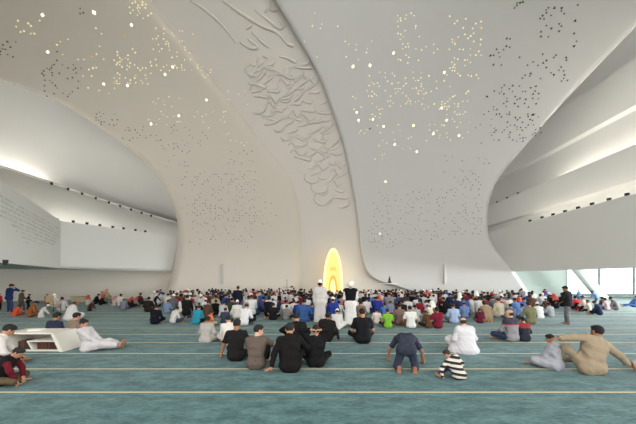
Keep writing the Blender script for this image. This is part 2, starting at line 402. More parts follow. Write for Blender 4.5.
# carved rows of small openings on the near parapet
b = MB(); prng = random.Random(3); dv = A1 - A0; Ln = np.linalg.norm(dv[:2]); nn = np.array([dv[1], -dv[0], 0]) / Ln
if np.dot(nn, -A0) < 0: nn = -nn
for i in range(120):
    for j in range(15):
        u = (i + .5) / 120; z = 2.9 + j * .21
        if z > 5.6 or prng.random() < .25 or z < 3.2 + 1.7 * max(0, math.sin(u * 7)) * .6 + 1.1 * u: continue
        p = A0 + dv * u; p[2] = z; t = dv / Ln; s = .04
        q = [p + nn * .462 + np.array(w_) for w_ in (t * s * [1, 1, 0], (0, 0, s * 1.2), -t * s * [1, 1, 0], (0, 0, -s * 1.2))]
        b.prism(q, tuple(-nn * .02))
b.build('perforation_pattern', mat('perforation_grey', (200, 200, 196), .7), g1)
# soffit and ground floor wall beneath the parapets
B0, B1, B2 = Pz(-120, 0, 20.5), Pz(52, 0, 24), Pz(190, 0, 28.2)
for i, (a, c) in enumerate(((B0, B1), (B1, B2))):
    w = wallseg('wall_left_ground' if i == 0 else 'wall_left_ground_far', down(a, 2.66), down(c, 2.6), 0, 0, .3, plaster_warm)
b = MB(); sof = [(A0[0], A0[1], 2.6), (A1[0], A1[1], 2.6), (A2[0], A2[1], 2.55), (B2[0] - 3, B2[1] + 3, 2.6), (B1[0] - 3, B1[1] + 2, 2.66), (B0[0] - 6, B0[1], 2.66)]
b.prism(sof, (0, 0, .15)); b.build('ceiling_gallery_left', plaster_gallery, kind='structure')
# cove ledges and panels
colm = [(-60, 148, 17.0), (0, 168, 19.0), (50, 184, 22.5), (105, 202, 27), (155, 217.5, 31), (190, 227, 34)]
lineA = [P(*c) for c in colm]
lowB = [np.array([A0[0] - 1.6, A0[1] + .5, 5.7]), np.array([A0[0] * .45 + A1[0] * .55 - 1.4, (A0[1] * .45 + A1[1] * .55) + .9, 5.7]), np.array([A1[0] - .7, A1[1] + 1.6, 5.7]), np.array([-18.6, 25.4, 5.7]), np.array([-17.2, 29.4, 5.7]), np.array([-15.4, 32, 5.7])]
strip('ceiling_lower_left', [lineA, lowB], plaster_gallery)
trough = [np.array([p[0], p[1] - .0, 5.72]) for p in lowB]
front = [np.array([A0[0], A0[1] + .2, 5.72]), A0 * .45 + A1 * .55 + np.array([0, .3, -.36]), A1 + np.array([0, .3, -.36]), (A1 * .6 + A2 * .4) + np.array([0, .3, -.34]), (A1 * .25 + A2 * .75) + np.array([0, .3, -.33]), A2 + np.array([0, .3, -.3])]
strip('trim_2', [front, trough], plaster_gallery)
backA = [p + np.array([-.9, .7, -.02]) for p in lineA]
lineA2 = [p + np.array([0, 0, .22]) for p in lineA]
strip('trim_3', [lineA, lineA2], plaster_gallery, .1)
strip('trim_4', [lineA, backA], plaster_gallery, .06)
upE = [P(px, py, D(px, py) + 3.0) for px, py in ((-190, -8), (-60, 52), (30, 82), (120, 128), (190, 180), (215, 228))]
midE = [(a * .5 + c * .5) + np.array([-1.0, .8, .9]) for a, c in zip(upE, backA)]
strip('ceiling_upper_left', [upE, midE, backA], plaster_gallery)
def cove_path(pts, label, r=.05):
    b = MB(); b.tube(pts, r, 6); o = b.build('cove_light', cove_mat, smooth=True); tag(o, label, 'light')
ca = spline([tuple(p) for p in lineA]); cb = spline([tuple(p) for p in backA])
mid = ca * .5 + cb * .5 + np.array([0, 0, .1])
cove_path(list(mid[4:52:3]), 'glowing cove light strip at the far left above the sloping gallery ceiling')
fa = A1 * .98 + A2 * .02; ft = A1 * .42 + A2 * .58
cove_path([fa + np.array([-.25, .75, -.28]), ft + np.array([-.25, .75, -.28])], 'glowing cove light strip behind the top of the far left parapet')
for px in (54, 71, 85, 98, 111, 122, 134, 144):
    u = (px - 52) / 138.0
    # intersect the view column with the parapet top
    dx, dy = A2[0] - A1[0], A2[1] - A1[1]; k = (px - CX) / F_PX
    t = (k * A1[1] - A1[0]) / (dx - k * dy); p = A1 + (A2 - A1) * t
    spot((p[0], p[1] + .2, p[2] + .06), 'small black spotlight on top of the far left parapet', 'spotlights on the far left parapet', 1.25)
for px, py in ((53, 186.5), (68.5, 191.5), (83, 196), (97, 200.5), (109, 204.5), (121, 207.5), (131, 210.5), (142, 213.5), (152, 216.5)):
    i = int(np.argmin([abs((q[0] / q[1] * F_PX + CX) - px) for q in ca])); q = ca[i]
    spot((q[0] + .05, q[1] - .12, q[2] + .02), 'small dark downlight along the sloping line of the upper left gallery', 'downlights on the upper left gallery line', 1.25)
spot(P(5.5, 262.5, 11.5) + np.array([0, 0, .0]), 'dark spotlight hanging under the near left parapet', None, 1.1)

# vertical loudspeaker slots on the vault near the floor
for px, who in ((222.5, 'left'), (445, 'right')):
    p0, p1 = P(px, 264, D(px, 264) - .05), P(px, 284, D(px, 284) - .05)
    b = MB(); b.box(p0[0] - .1, p0[1] - .1, p1[2], p0[0] + .1, p0[1] + .12, p0[2])
    o = b.build('column_loudspeaker', mat('speaker_grey', (204, 204, 200), .6), bevel=.02)
    tag(o, f'tall narrow grey column loudspeaker on the {who} shell of the vault', 'loudspeaker')

# ------------------------------------------------------------------ lit prayer niche
npx, nd = 333.0, 26.9
nx = (npx - CX) / F_PX * nd
mih_glow = mat('niche_glow', (250, 232, 170), .4, emit=(255, 240, 186), strength=.7)  # niche materials emit: light of lamps inside is put into their colour
mih_gold = mat('niche_gold', (226, 200, 130), .5, metal=.0, emit=(255, 226, 150), strength=.5, noise=.35, nscale=14)
mih_gold2 = mat('niche_gold_deep', (220, 180, 80), .5, metal=.0, emit=(250, 206, 100), strength=.36, noise=.4, nscale=20)
root = empty('prayer_niche', (nx, nd, 0)); tag(root, 'tall pointed glowing golden prayer niche in the middle of the far wall', 'prayer niche')
Hn, Wn = 1.9 + (278 - 248.5) / F_PX * nd, .93
def half(z, w=Wn, h=Hn): t = min(1, max(0, z / h)); return w * (1 - t ** 2.8) ** .52
zs = [Hn * (1 - (1 - i / 40) ** 1.6) for i in range(41)]
def arch(name, w, h, y, th, m, inner=None):
    zz = [h * (1 - (1 - i / 40) ** 1.8) for i in range(41)]
    ou = [(half(z, w, h), z) for z in zz] ; ou = ou + [(-x, z) for x, z in ou[::-1][1:]]
    b = MB()
    if inner is None: b.prism([(x, y, z) for x, z in ou], (0, th, 0))
    else:
        wi, hi = inner; zi = [hi * (1 - (1 - i / 40) ** 1.8) for i in range(41)]
        inn = [(half(z, wi, hi), z) for z in zi]; inn = inn + [(-x, z) for x, z in inn[::-1][1:]]
        n = len(ou); pts = [(x, y, z) for x, z in ou] + [(x, y, z) for x, z in inn] + [(x, y + th, z) for x, z in ou] + [(x, y + th, z) for x, z in inn]
        f = []
        for i in range(n - 1):
            f += [(i, i + 1, n + i + 1, n + i), (2*n + i, 3*n + i, 3*n + i + 1, 2*n + i + 1), (i, 2*n + i, 2*n + i + 1, i + 1), (n + i, n + i + 1, 3*n + i + 1, 3*n + i)]
        b.poly(pts, f)
    return b.build(name, m, root)
arch('surround', Wn, Hn, -.35, 1.5, mih_glow, (Wn * .78, Hn * .93))
arch('back_panel', Wn * .8, Hn * .94, .35, .1, mih_gold)
arch('inner_arch', Wn * .46, Hn * .46, .15, .15, mih_gold2, (Wn * .3, Hn * .38))
arch('inner_panel', Wn * .31, Hn * .385, .28, .05, mih_glow)
for q in range(3):
    b = MB(); b.tube([(Wn * .3 * math.cos(a), .3, Hn * .55 + q * .12 + .1 * math.sin(a) ) for a in np.linspace(0, math.pi, 9)], .025, 6)
    b.build('calligraphy_line', mih_gold2, root, smooth=True)

# ledge with a small dark lectern device right of the niche
b = MB(); b.box(-.9, -.3, -.06, .9, .4, .0); b.build  # ledge slab
o = b.build('wall_ledge', white_paint, loc=tuple(P(388, 283.3, 26.6))); tag(o, 'thin white ledge at the foot of the right vault edge right of the niche', 'ledge')
o.name = 'trim_5'; o['kind'] = 'structure'
lp = P(389.5, 283.0, 26.6)
b = MB(); b.box(-.16, -.12, 0, .16, .12, .12); b.tube([(0, 0, .12), (0, 0, .42)], [.13, .09], 10); b.tube([(0, 0, .42), (0, 0, .62)], .06, 8)
o = b.build('video_camera', dark_metal, loc=tuple(lp)); tag(o, 'small dark video camera standing on the white ledge right of the niche', 'camera')

# ------------------------------------------------------------------ figures: bodies and clothes grown from a blended distance field
def V3(*a): return np.array(a, float)
def unit(v): return v / (np.linalg.norm(v) + 1e-9)

class Field:
    """collects rounded cones and ellipsoids; each is blended smoothly into what is already there"""
    def __init__(s): s.p = []
    def cone(s, a, b, ra, rb, k=.04, cut=False, sub=False): s.p.append(('c', V3(*a), V3(*b), ra, rb, k, cut, sub))
    def ell(s, c, r, R=None, k=.03, sub=False, planes=()): s.p.append(('e', V3(*c), V3(*r), R, k, sub, planes))
    def mesh(s, h, wr=0.0, seed=0, floor=True):
        lo = V3(9, 9, 9); hi = -lo
        for q in s.p:
            if q[-1] is True or (q[0] == 'e' and q[5]): continue
            if q[0] == 'c': r = max(q[3], q[4]); a = np.minimum(q[1], q[2]) - r; b = np.maximum(q[1], q[2]) + r
            else: r = q[2].max(); a = q[1] - r; b = q[1] + r
            lo = np.minimum(lo, a); hi = np.maximum(hi, b)
        lo -= .04 + 2 * h; hi += .04 + 2 * h
        n = np.ceil((hi - lo) / h).astype(int) + 1
        F = np.full(n, .5, np.float32)
        ax = [lo[i] + h * np.arange(n[i]) for i in range(3)]
        for q in s.p:
            k = q[5] if q[0] == 'c' else q[4]; m = k + 3 * h
            if q[0] == 'c': r = max(q[3], q[4]); a = np.minimum(q[1], q[2]) - r - m; b = np.maximum(q[1], q[2]) + r + m
            else: r = q[2].max(); a = q[1] - r - m; b = q[1] + r + m
            i0 = np.maximum(0, np.floor((a - lo) / h).astype(int)); i1 = np.minimum(n, np.ceil((b - lo) / h).astype(int) + 1)
            if (i1 <= i0).any(): continue
            X = ax[0][i0[0]:i1[0], None, None]; Y = ax[1][None, i0[1]:i1[1], None]; Z = ax[2][None, None, i0[2]:i1[2]]
            if q[0] == 'c':
                A, B = q[1], q[2]; d = B - A; L2 = max(1e-9, d @ d)
                t = ((X - A[0]) * d[0] + (Y - A[1]) * d[1] + (Z - A[2]) * d[2]) / L2
                tc = np.clip(t, 0, 1)
                g = np.sqrt((X - A[0] - tc * d[0]) ** 2 + (Y - A[1] - tc * d[1]) ** 2 + (Z - A[2] - tc * d[2]) ** 2) - (q[3] + (q[4] - q[3]) * tc)
                if q[6]: g = np.maximum(g, (t - 1) * math.sqrt(L2))
                sub = q[7]
            else:
                R = q[3]; c = q[1]; dx, dy, dz = X - c[0], Y - c[1], Z - c[2]
                if R is not None: ux, uy, uz = (R[0][0]*dx + R[0][1]*dy + R[0][2]*dz, R[1][0]*dx + R[1][1]*dy + R[1][2]*dz, R[2][0]*dx + R[2][1]*dy + R[2][2]*dz)
                else: ux, uy, uz = dx, dy, dz
                rr = q[2]; k0 = np.sqrt((ux / rr[0]) ** 2 + (uy / rr[1]) ** 2 + (uz / rr[2]) ** 2)
                k1 = np.sqrt((ux / rr[0]**2) ** 2 + (uy / rr[1]**2) ** 2 + (uz / rr[2]**2) ** 2) + 1e-6
                g = k0 * (k0 - 1) / k1
                for (pn, pd) in q[6]: g = np.maximum(g, dx * pn[0] + dy * pn[1] + dz * pn[2] - pd)
                sub = q[5]
            S_ = F[i0[0]:i1[0], i0[1]:i1[1], i0[2]:i1[2]]
            if sub:
                g = -g; hh = np.maximum(k - np.abs(S_ - g), 0) / k; S_[...] = np.maximum(S_, g) + hh * hh * k * .25
            else:
                hh = np.maximum(k - np.abs(S_ - g), 0) / k; S_[...] = np.minimum(S_, g) - hh * hh * k * .25
        if wr:
            r = random.Random(seed); w = 0
            for _ in range(5):
                v = [r.uniform(-1, 1) for _ in range(3)]; sc = r.uniform(14, 42) / math.sqrt(sum(x * x for x in v))
                ph = r.uniform(0, 6); ph2 = r.uniform(0, 6)
                a_ = ax[0][:, None, None] * v[0] * sc + ax[1][None, :, None] * v[1] * sc + ax[2][None, None, :] * v[2] * sc + ph
                b_ = ax[0][:, None, None] * v[1] * sc * .25 - ax[1][None, :, None] * v[0] * sc * .25 + ax[2][None, None, :] * 5 + ph2
                w = w + (np.abs(np.sin(a_.astype(np.float32))) - .5) * (.5 + .5 * np.sin(b_.astype(np.float32)))
            F += (wr * .6 * w).astype(np.float32)
        if floor: F = np.maximum(F, -ax[2][None, None, :].astype(np.float32) + .002)
        return surface_net(F, lo, h)

def surface_net(F, lo, h):
    ins = F < 0
    c = sum(ins[i:ins.shape[0]-1+i, j:ins.shape[1]-1+j, k:ins.shape[2]-1+k].astype(np.int8) for i in (0,1) for j in (0,1) for k in (0,1))
    act = np.argwhere((c > 0) & (c < 8)); idx = np.full(c.shape, -1, np.int32); idx[act[:, 0], act[:, 1], act[:, 2]] = np.arange(len(act))
    cv = np.stack([F[act[:, 0]+i, act[:, 1]+j, act[:, 2]+k] for i in (0,1) for j in (0,1) for k in (0,1)], 1)
    off = np.array([(i, j, k) for i in (0,1) for j in (0,1) for k in (0,1)], float)
    acc = np.zeros((len(act), 3)); cnt = np.zeros(len(act))
    for a in range(8):
        for b in range(a + 1, 8):
            if np.abs(off[a] - off[b]).sum() != 1: continue
            m = (cv[:, a] < 0) != (cv[:, b] < 0); t = cv[:, a] / (cv[:, a] - cv[:, b] + 1e-12)
            acc += np.where(m[:, None], off[a] + (off[b] - off[a]) * t[:, None], 0); cnt += m
    V = lo + h * (act + acc / cnt[:, None])
    Q = []
    for axis in range(3):
        sl0 = [slice(None)] * 3; sl1 = [slice(None)] * 3; sl0[axis] = slice(0, -1); sl1[axis] = slice(1, None)
        e = np.argwhere(ins[tuple(sl0)] != ins[tuple(sl1)])
        u, v = (axis + 1) % 3, (axis + 2) % 3
        ok = (e[:, u] > 0) & (e[:, v] > 0) & (e[:, u] < c.shape[u]) & (e[:, v] < c.shape[v]) & (e[:, axis] < c.shape[axis]); e = e[ok]
        sgn = ins[e[:, 0], e[:, 1], e[:, 2]]
        def g(du, dv): z = e.copy(); z[:, u] -= du; z[:, v] -= dv; return idx[z[:, 0], z[:, 1], z[:, 2]]
        q = np.stack([g(1, 1), g(0, 1), g(0, 0), g(1, 0)], 1); q[~sgn] = q[~sgn][:, ::-1]
        Q.append(q[(q >= 0).all(1)])
    return V, np.vstack(Q)

class Scaled:
    """a head-sized helper: everything it adds is enlarged about the head's middle"""
    def __init__(s, f, c, k=1.08): s.f, s.c, s.k = f, c, k
    def cone(s, a, b, ra, rb, k=.04, cut=False, sub=False): s.f.cone(s.c + (a - s.c) * s.k, s.c + (b - s.c) * s.k, ra * s.k, rb * s.k, k, cut, sub)
    def ell(s, c, r, R=None, k=.03, sub=False, planes=()): s.f.ell(s.c + (c - s.c) * s.k, tuple(q * s.k for q in r), R, k, sub, tuple((n, (d + ((c - s.c) @ n) * 0) * s.k) for n, d in planes))

def ik(a, c, l1, l2, pole):
    d = c - a; L = np.linalg.norm(d)
    if L > (l1 + l2) * .995: c = a + d / L * (l1 + l2) * .995; d = c - a; L = np.linalg.norm(d)
    if L < abs(l1 - l2) + .02: L = abs(l1 - l2) + .02
    x = (l1 * l1 - l2 * l2 + L * L) / (2 * L); y = math.sqrt(max(0, l1 * l1 - x * x)); u = unit(d)
    p = np.array(pole, float); p = unit(p - u * (p @ u))
    return a + u * x + p * y, c

# local frame of a figure: facing +Y, X to its right, Z up; metres for an adult of 1.74 m
POSES = {
 'sit':      dict(pel=(0, 0, .13), lean=.22, hands=((-.2, .3, .2), (.2, .3, .2)), feet=((.1, .34, .07), (-.1, .42, .07)), knees=((-.85, .9, .35), (.85, .9, .35)), head=(0, -.25)),
 'sit_lean': dict(pel=(0, 0, .13), lean=.42, hands=((-.14, .42, .16), (.16, .4, .16)), feet=((.1, .34, .07), (-.1, .42, .07)), knees=((-.85, .9, .35), (.85, .9, .35)), head=(.3, -.5)),
 'sit_prop': dict(pel=(0, 0, .13), lean=-.08, side=-.12, hands=((-.42, -.02, .06), (.2, .3, .25)), feet=((.1, .4, .07), (-.05, .5, .07)), knees=((-1, .6, .5), (1, .6, .3)), head=(0, -.1), flat=(1, 0)),
 'sit_hug':  dict(pel=(0, 0, .13), lean=.34, hands=((-.08, .42, .34), (.1, .42, .34)), feet=((-.12, .48, .08), (.12, .48, .08)), knees=((-.2, .3, 1), (.2, .3, 1)), head=(-.6, -.15)),
 'kneel':    dict(pel=(0, -.05, .26), lean=.15, hands=((-.14, .26, .28), (.14, .26, .28)), feet=((-.07, -.26, .07), (.07, -.26, .07)), knees=((-.2, 1, -.2), (.2, 1, -.2)), head=(0, -.35), toes=-1),
 'kneel_bow': dict(pel=(0, -.05, .27), lean=.62, hands=((-.14, .45, .18), (.14, .45, .18)), feet=((-.07, -.26, .07), (.07, -.26, .07)), knees=((-.2, 1, -.2), (.2, 1, -.2)), head=(0, -.6), toes=-1),
 'sit_side': dict(pel=(0, 0, .13), lean=.12, hands=((-.1, .34, .4), (.28, .2, .1)), feet=((-.12, .5, .08), (.2, .5, .07)), knees=((-.2, .3, 1), (1, .5, .3)), head=(.7, -.1)),
 'stand':    dict(pel=(0, 0, .93), lean=.02, hands=((-.24, .08, .82), (.24, .08, .82)), feet=((-.1, 0, .08), (.1, .02, .08)), knees=((0, 1, 0), (0, 1, 0)), head=(0, -.12)),
 'stand_pray': dict(pel=(0, 0, .93), lean=.03, hands=((-.04, .2, 1.14), (.05, .22, 1.12)), feet=((-.12, 0, .08), (.12, 0, .08)), knees=((0, 1, 0), (0, 1, 0)), elbows=((-.6, -.3, -1), (.6, -.3, -1)), head=(0, -.35)),
 'stand_bend': dict(pel=(0, 0, .9), lean=.7, hands=((-.2, .62, .75), (.2, .62, .72)), feet=((-.12, .02, .08), (.12, .1, .08)), knees=((0, 1, 0), (0, 1, 0)), head=(0, -.3)),
 'stand_walk': dict(pel=(0, 0, .92), lean=.12, hands=((-.2, .3, 1.0), (.22, .3, 1.0)), feet=((-.14, -.1, .08), (.12, .14, .08)), knees=((0, 1, 0), (0, 1, 0)), elbows=((-.6, -.5, -1), (.6, -.5, -1)), head=(0, -.45)),
 'chair':    dict(pel=(0, 0, .52), lean=.1, hands=((-.16, .36, .62), (.16, .36, .62)), feet=((-.12, .48, .08), (.12, .48, .08)), knees=((0, .4, 1), (0, .4, 1)), head=(0, -.35)),
 'sujud':    dict(pel=(0, -.14, .41), lean=1.85, hands=((-.38, .3, .035), (.38, .3, .035)), feet=((-.15, -.44, .09), (.15, -.42, .09)), knees=((-.3, 1, -1), (.3, 1, -1)), elbows=((-1, -.5, .5), (1, -.5, .5)), head=(0, .25), toes=-2, flat=(1, 1)),
}
def skeleton(p):
    J = {}; pel = V3(*p['pel']); ln = p['lean']; sd = p.get('side', 0)
    up = unit(V3(math.sin(sd), math.sin(ln) * math.cos(sd), math.cos(ln) * math.cos(sd))); cl = ln * .45; up0 = unit(V3(math.sin(sd) * .6, math.sin(cl), math.cos(cl)))
    tw = p.get('twist', 0); fw = unit(np.cross(up, V3(1, 0, 0)))
    if fw[1] < 0 and ln < 1.5: fw = -fw
    if ln >= 1.5: fw = unit(np.cross(V3(1, 0, 0), up)) * -1
    rt = unit(np.cross(fw, up)); 
    if rt[0] < 0: rt = -rt
    rt = unit(rt * math.cos(tw) + fw * math.sin(tw)); fw2 = unit(np.cross(up, rt))
    belly = pel + up0 * .2; chest = belly + unit(up0 * .4 + up * .6) * .17; neck = chest + up * .17
    J['pel'], J['belly'], J['chest'], J['neck'], J['up'], J['fw'], J['rt'] = pel, belly, chest, neck, up, fw2, rt
    yaw, pitch = p['head']
    base_up = unit(up * .45 + V3(0, 0, 1) * .55) if ln < 1.5 else unit(up)
    hf = unit(fw2 * math.cos(yaw) + rt * -math.sin(yaw)); hf = unit(hf - base_up * (hf @ base_up))
    hr = unit(np.cross(hf, base_up)); hf2 = unit(hf * math.cos(pitch) + base_up * math.sin(pitch)); hu = unit(np.cross(hr, hf2))
    J['hc'] = neck + unit(up * .6 + hu * .4) * .15 + hf2 * .015; J['hf'], J['hu'], J['hr'] = hf2, hu, hr
    el = p.get('elbows', ((-.7, -.6, -.6), (.7, -.6, -.6)))
    for s_, i in ((-1, 0), (1, 1)):
        sh = chest + up * .115 + rt * s_ * .185; J['sh', i] = sh
        J['el', i], J['wr', i] = ik(sh, V3(*p['hands'][i]), .29, .26, el[i])
        hp = pel + V3(1, 0, 0) * s_ * .09; J['hip', i] = hp
        J['kn', i], J['an', i] = ik(hp, V3(*p['feet'][i]), .43, .42, p['knees'][i])
    return J

def hand(f, J, i, h, flat=False, curl=.5):
    w = J['wr', i]; d = unit(w - J['el', i]); s_ = -1 if i == 0 else 1
    if flat: d = unit(V3(d[0] * .4, abs(d[1]) + .4, 0) if d[1] > -.2 else V3(d[0], d[1], 0)); n = V3(0, 0, -1)
    else: n = unit(V3(0, 0, -1) - d * (V3(0, 0, -1) @ d) + unit(J['fw']) * .01)
    sd = unit(np.cross(d, n)) * (-1)
    th = -s_ if (sd @ J['rt']) > 0 else s_
    m = w + d * .05
    for q in (-.026, 0, .026): f.cone(w + sd * q * .6, w + d * .088 + sd * q, .017, .015, k=.02)
    if h > .013:
        f.cone(w + d * .08, w + d * .15 + n * .02, .026, .018, k=.03); return
    for j, L in enumerate((.066, .076, .072, .055)):
        o = (j - 1.5) * .0205 * th * -1
        a = w + d * .088 + sd * o; c = .12 if flat else curl
        b_ = a + unit(d * math.cos(c) + n * math.sin(c)) * L * .55; e = b_ + unit(d * math.cos(2.2 * c) + n * math.sin(2.2 * c)) * L * .5
        f.cone(a, b_, .0095, .0088, k=.006); f.cone(b_, e, .0088, .0078, k=.006)
    a = w + d * .025 + sd * th * .026; b_ = a + unit(d * .6 + sd * th * .75 + n * .2) * .042; e = b_ + unit(d * .85 + sd * th * .35 + n * .25) * .032
    f.cone(a, b_, .013, .0105, k=.012); f.cone(b_, e, .0105, .0088, k=.006)

def torso(f, J, g=0.0, k=.07, belly=1.0):
    rt = J['rt']; X = V3(1, 0, 0)
    f.cone(J['pel'] - X * .07, J['pel'] + X * .07, .1 + g, .1 + g, k)
    for s_ in (-1, 1):
        f.cone(J['pel'] + X * s_ * .055, J['belly'] + rt * s_ * .05, .098 + g, .092 * belly + g, k)
        f.cone(J['belly'] + rt * s_ * .05, J['chest'] + rt * s_ * .082, .092 * belly + g, .1 + g, k)
        f.cone(J['chest'] + rt * s_ * .08, J['chest'] + J['up'] * .09 + rt * s_ * .1, .105 + g, .07 + g, k)
        f.cone(J['chest'] + J['up'] * .1, J['sh', 0 if s_ < 0 else 1], .065 + g, .055 + g, k)

def legs(f, J, g=0.0, k=.04, cut=True, end=1.0):
    for i in (0, 1):
        f.cone(J['hip', i], J['kn', i], .088 + g, .058 + g, k)
        a = J['kn', i] + (J['an', i] - J['kn', i]) * end
        m = J['kn', i] + (J['an', i] - J['kn', i]) * .35
        f.cone(J['kn', i], m, .056 + g, .056 + g, k); f.cone(m, a, .056 + g, .04 + g, k * .6, cut)

def feet(f, J, toes, fine):
    for i in (0, 1):
        an = J['an', i]; sh = unit(J['kn', i] - an); s_ = -1 if i == 0 else 1
        if toes == -1: d = unit(V3(s_ * .1, -1, -.15)); dn = V3(0, 0, -1)
        elif toes == -2: d = unit(V3(0, -.08, -1)); dn = V3(0, -1, 0)
        elif toes == 2: d = unit(V3(0, .5, 1)); dn = unit(V3(0, 1, -.5))
        elif abs(sh[2]) > .55: d = unit(V3(s_ * .15, 1, 0)); dn = V3(0, 0, -1)
        else: d = unit(V3(-np.sign(J['kn', i][0]) * .5, .6, 0)) if J['an', i][1] > .1 else unit(-V3(sh[0], sh[1], 0)); dn = V3(0, 0, -1)
        L = .15 if toes != -2 else .07
        he = an - d * .035 + dn * .028; ba = an + d * L + dn * .035
        side = unit(np.cross(d, dn))
        f.cone(an, he, .036, .03, .02)
        for q in (-.022, .022): f.cone(an - d * .02 + dn * .02 + side * q * .6, ba + side * q, .027, .02, .02)
        if fine:
            for j in range(5):
                o = (j - 2) * .019; f.cone(ba + side * o, ba + side * o * 1.1 + d * (.055 - abs(j - 1.5) * .004), .012, .0085, .006)
        else: f.cone(ba - side * .02, ba + side * .02 + d * .04, .018, .014, .02)

def head(f, J, fine):
    f = Scaled(f, J['hc']); c, F_, U, R = J['hc'], J['hf'], J['hu'], J['hr']; M3 = np.array([R, F_, U])
    f.cone(J['neck'] - J['up'] * .05, c - U * .05 - F_ * .015, .062, .052, .03)
    f.ell(c + U * .025 - F_ * .012, (.074, .094, .088), M3, .03)
    f.ell(c - U * .04 + F_ * .025, (.056, .064, .078), M3, .03)
    f.ell(c - U * .1 + F_ * .055, (.026, .022, .02), M3, .02)
    f.cone(c - U * .002 + F_ * .088, c - U * .036 + F_ * .108, .009, .0135, .012)
    for s_ in (-1, 1):
        f.ell(c + R * s_ * .077 - U * .012 - F_ * .005, (.011, .02, .032), M3, .008)
        if fine:
            f.ell(c + R * s_ * .03 + U * .002 + F_ * .094, (.017, .012, .011), M3, .01, sub=True)
            f.cone(c + R * s_ * .012 + U * .02 + F_ * .088, c + R * s_ * .045 + U * .019 + F_ * .074, .007, .006, .01)
    if fine:
        f.ell(c - U * .06 + F_ * .086, (.024, .01, .0065), M3, .004); f.ell(c - U * .071 + F_ * .084, (.02, .01, .0065), M3, .004)

def comp_body(p, h):
    J = skeleton(p); f = Field(); fine = h < .013
    torso(f, J, -.012); head(f, J, fine)
    for i in (0, 1):
        f.cone(J['sh', i], J['el', i], .047, .038, .04); f.cone(J['el', i], J['wr', i], .038, .025, .02)
        hand(f, J, i, h, flat=bool(p.get('flat', (0, 0))[i]), curl=p.get('curl', .5))
    legs(f, J, -.008, cut=False); feet(f, J, p.get('toes', 0), fine)
    return f.mesh(h)

def comp_top(p, h, kind):
    J = skeleton(p); f = Field(); g = {'tee': .016, 'long': .02, 'thobe': .03, 'vest': .036, 'loose': .045, 'kurta': .034}[kind]
    torso(f, J, g, .07, 1.05 + (p.get('fat', 0)))
    hem = J['pel'] 
    if p.get('cape'): f.cone(J['chest'] + V3(0, .02, -.04), V3(0, .05, .1), .16, .34, .12); f.cone(V3(-.24, .12, .0), V3(.24, .12, .0), .2, .2, .1)
    f.cone(hem - V3(.08, 0, .0), hem + V3(.08, 0, 0), .108 + g, .108 + g, .06)
    for i in (0, 1):
        if kind == 'vest': continue
        if kind == 'tee': f.cone(J['sh', i], J['sh', i] + (J['el', i] - J['sh', i]) * .8, .06 + g * .6, .052 + g, .03, True)
        else:
            f.cone(J['sh', i], J['el', i], .056 + g * .6, .048 + g * .7, .04); f.cone(J['el', i], J['el', i] + (J['wr', i] - J['el', i]) * .93, .048 + g * .6, .034 + g * .6, .03, True)
    if kind in ('long', 'thobe', 'loose', 'tee', 'kurta'): f.cone(J['neck'] - J['up'] * .05, J['neck'] + J['up'] * (.05 if kind != 'tee' else .02), .075, .062, .03, True)
    if p.get('hood'): f.ell(J['neck'] - J['fw'] * .06 - J['up'] * .01, (.1, .07, .08), np.array([J['rt'], J['fw'], J['up']]), .05)
    if kind == 'kurta':
        for i in (0, 1): f.cone(J['hip', i], J['hip', i] + (J['kn', i] - J['hip', i]) * .55, .12, .1, .08, True)
        f.cone(J['pel'] - V3(.14, .04, .06), J['pel'] + V3(.14, -.04, -.06), .09, .09, .08)
    if kind in ('thobe', 'loose') :
        if p['pel'][2] > .8:      # hanging skirt
            z = .16; m = (J['an', 0] + J['an', 1]) / 2
            for s_ in (-1, 1): f.cone(J['pel'] + V3(s_ * .06, 0, 0), V3(m[0] + s_ * .11, m[1] , z), .135, .14, .09, True)
        else:
            legs(f, J, g + .012, .1, True, .9)
            k0, k1 = J['kn', 0], J['kn', 1]
            if p.get('toes', 0) != -2:
                a0 = (J['hip', 0] + k0) / 2; a1 = (J['hip', 1] + k1) / 2; f.cone(a0 - V3(0, 0, .03), a1 - V3(0, 0, .03), .1, .1, .1)
                a0 = J['kn', 0] * .55 + J['an', 0] * .45; a1 = J['kn', 1] * .55 + J['an', 1] * .45
                if J['pel'][2] < .35: f.cone(a0, a1, .07, .07, .1); f.cone(J['pel'] - V3(.13, .06, .06), J['pel'] + V3(.13, -.06, -.06), .1, .1, .08)
    return f.mesh(h, wr=.012 if kind != 'thobe' else .014, seed=int(abs(p['lean']) * 100) + 3)

def comp_legs(p, h):
    J = skeleton(p); f = Field(); legs(f, J, .014, .05, True, .95)
    f.cone(J['pel'] - V3(.075, 0, 0), J['pel'] + V3(.075, 0, 0), .122, .122, .05)
    f.cone(J['pel'], J['belly'] * .6 + J['pel'] * .4, .12, .11, .05)
    return f.mesh(h, wr=.011, seed=11)

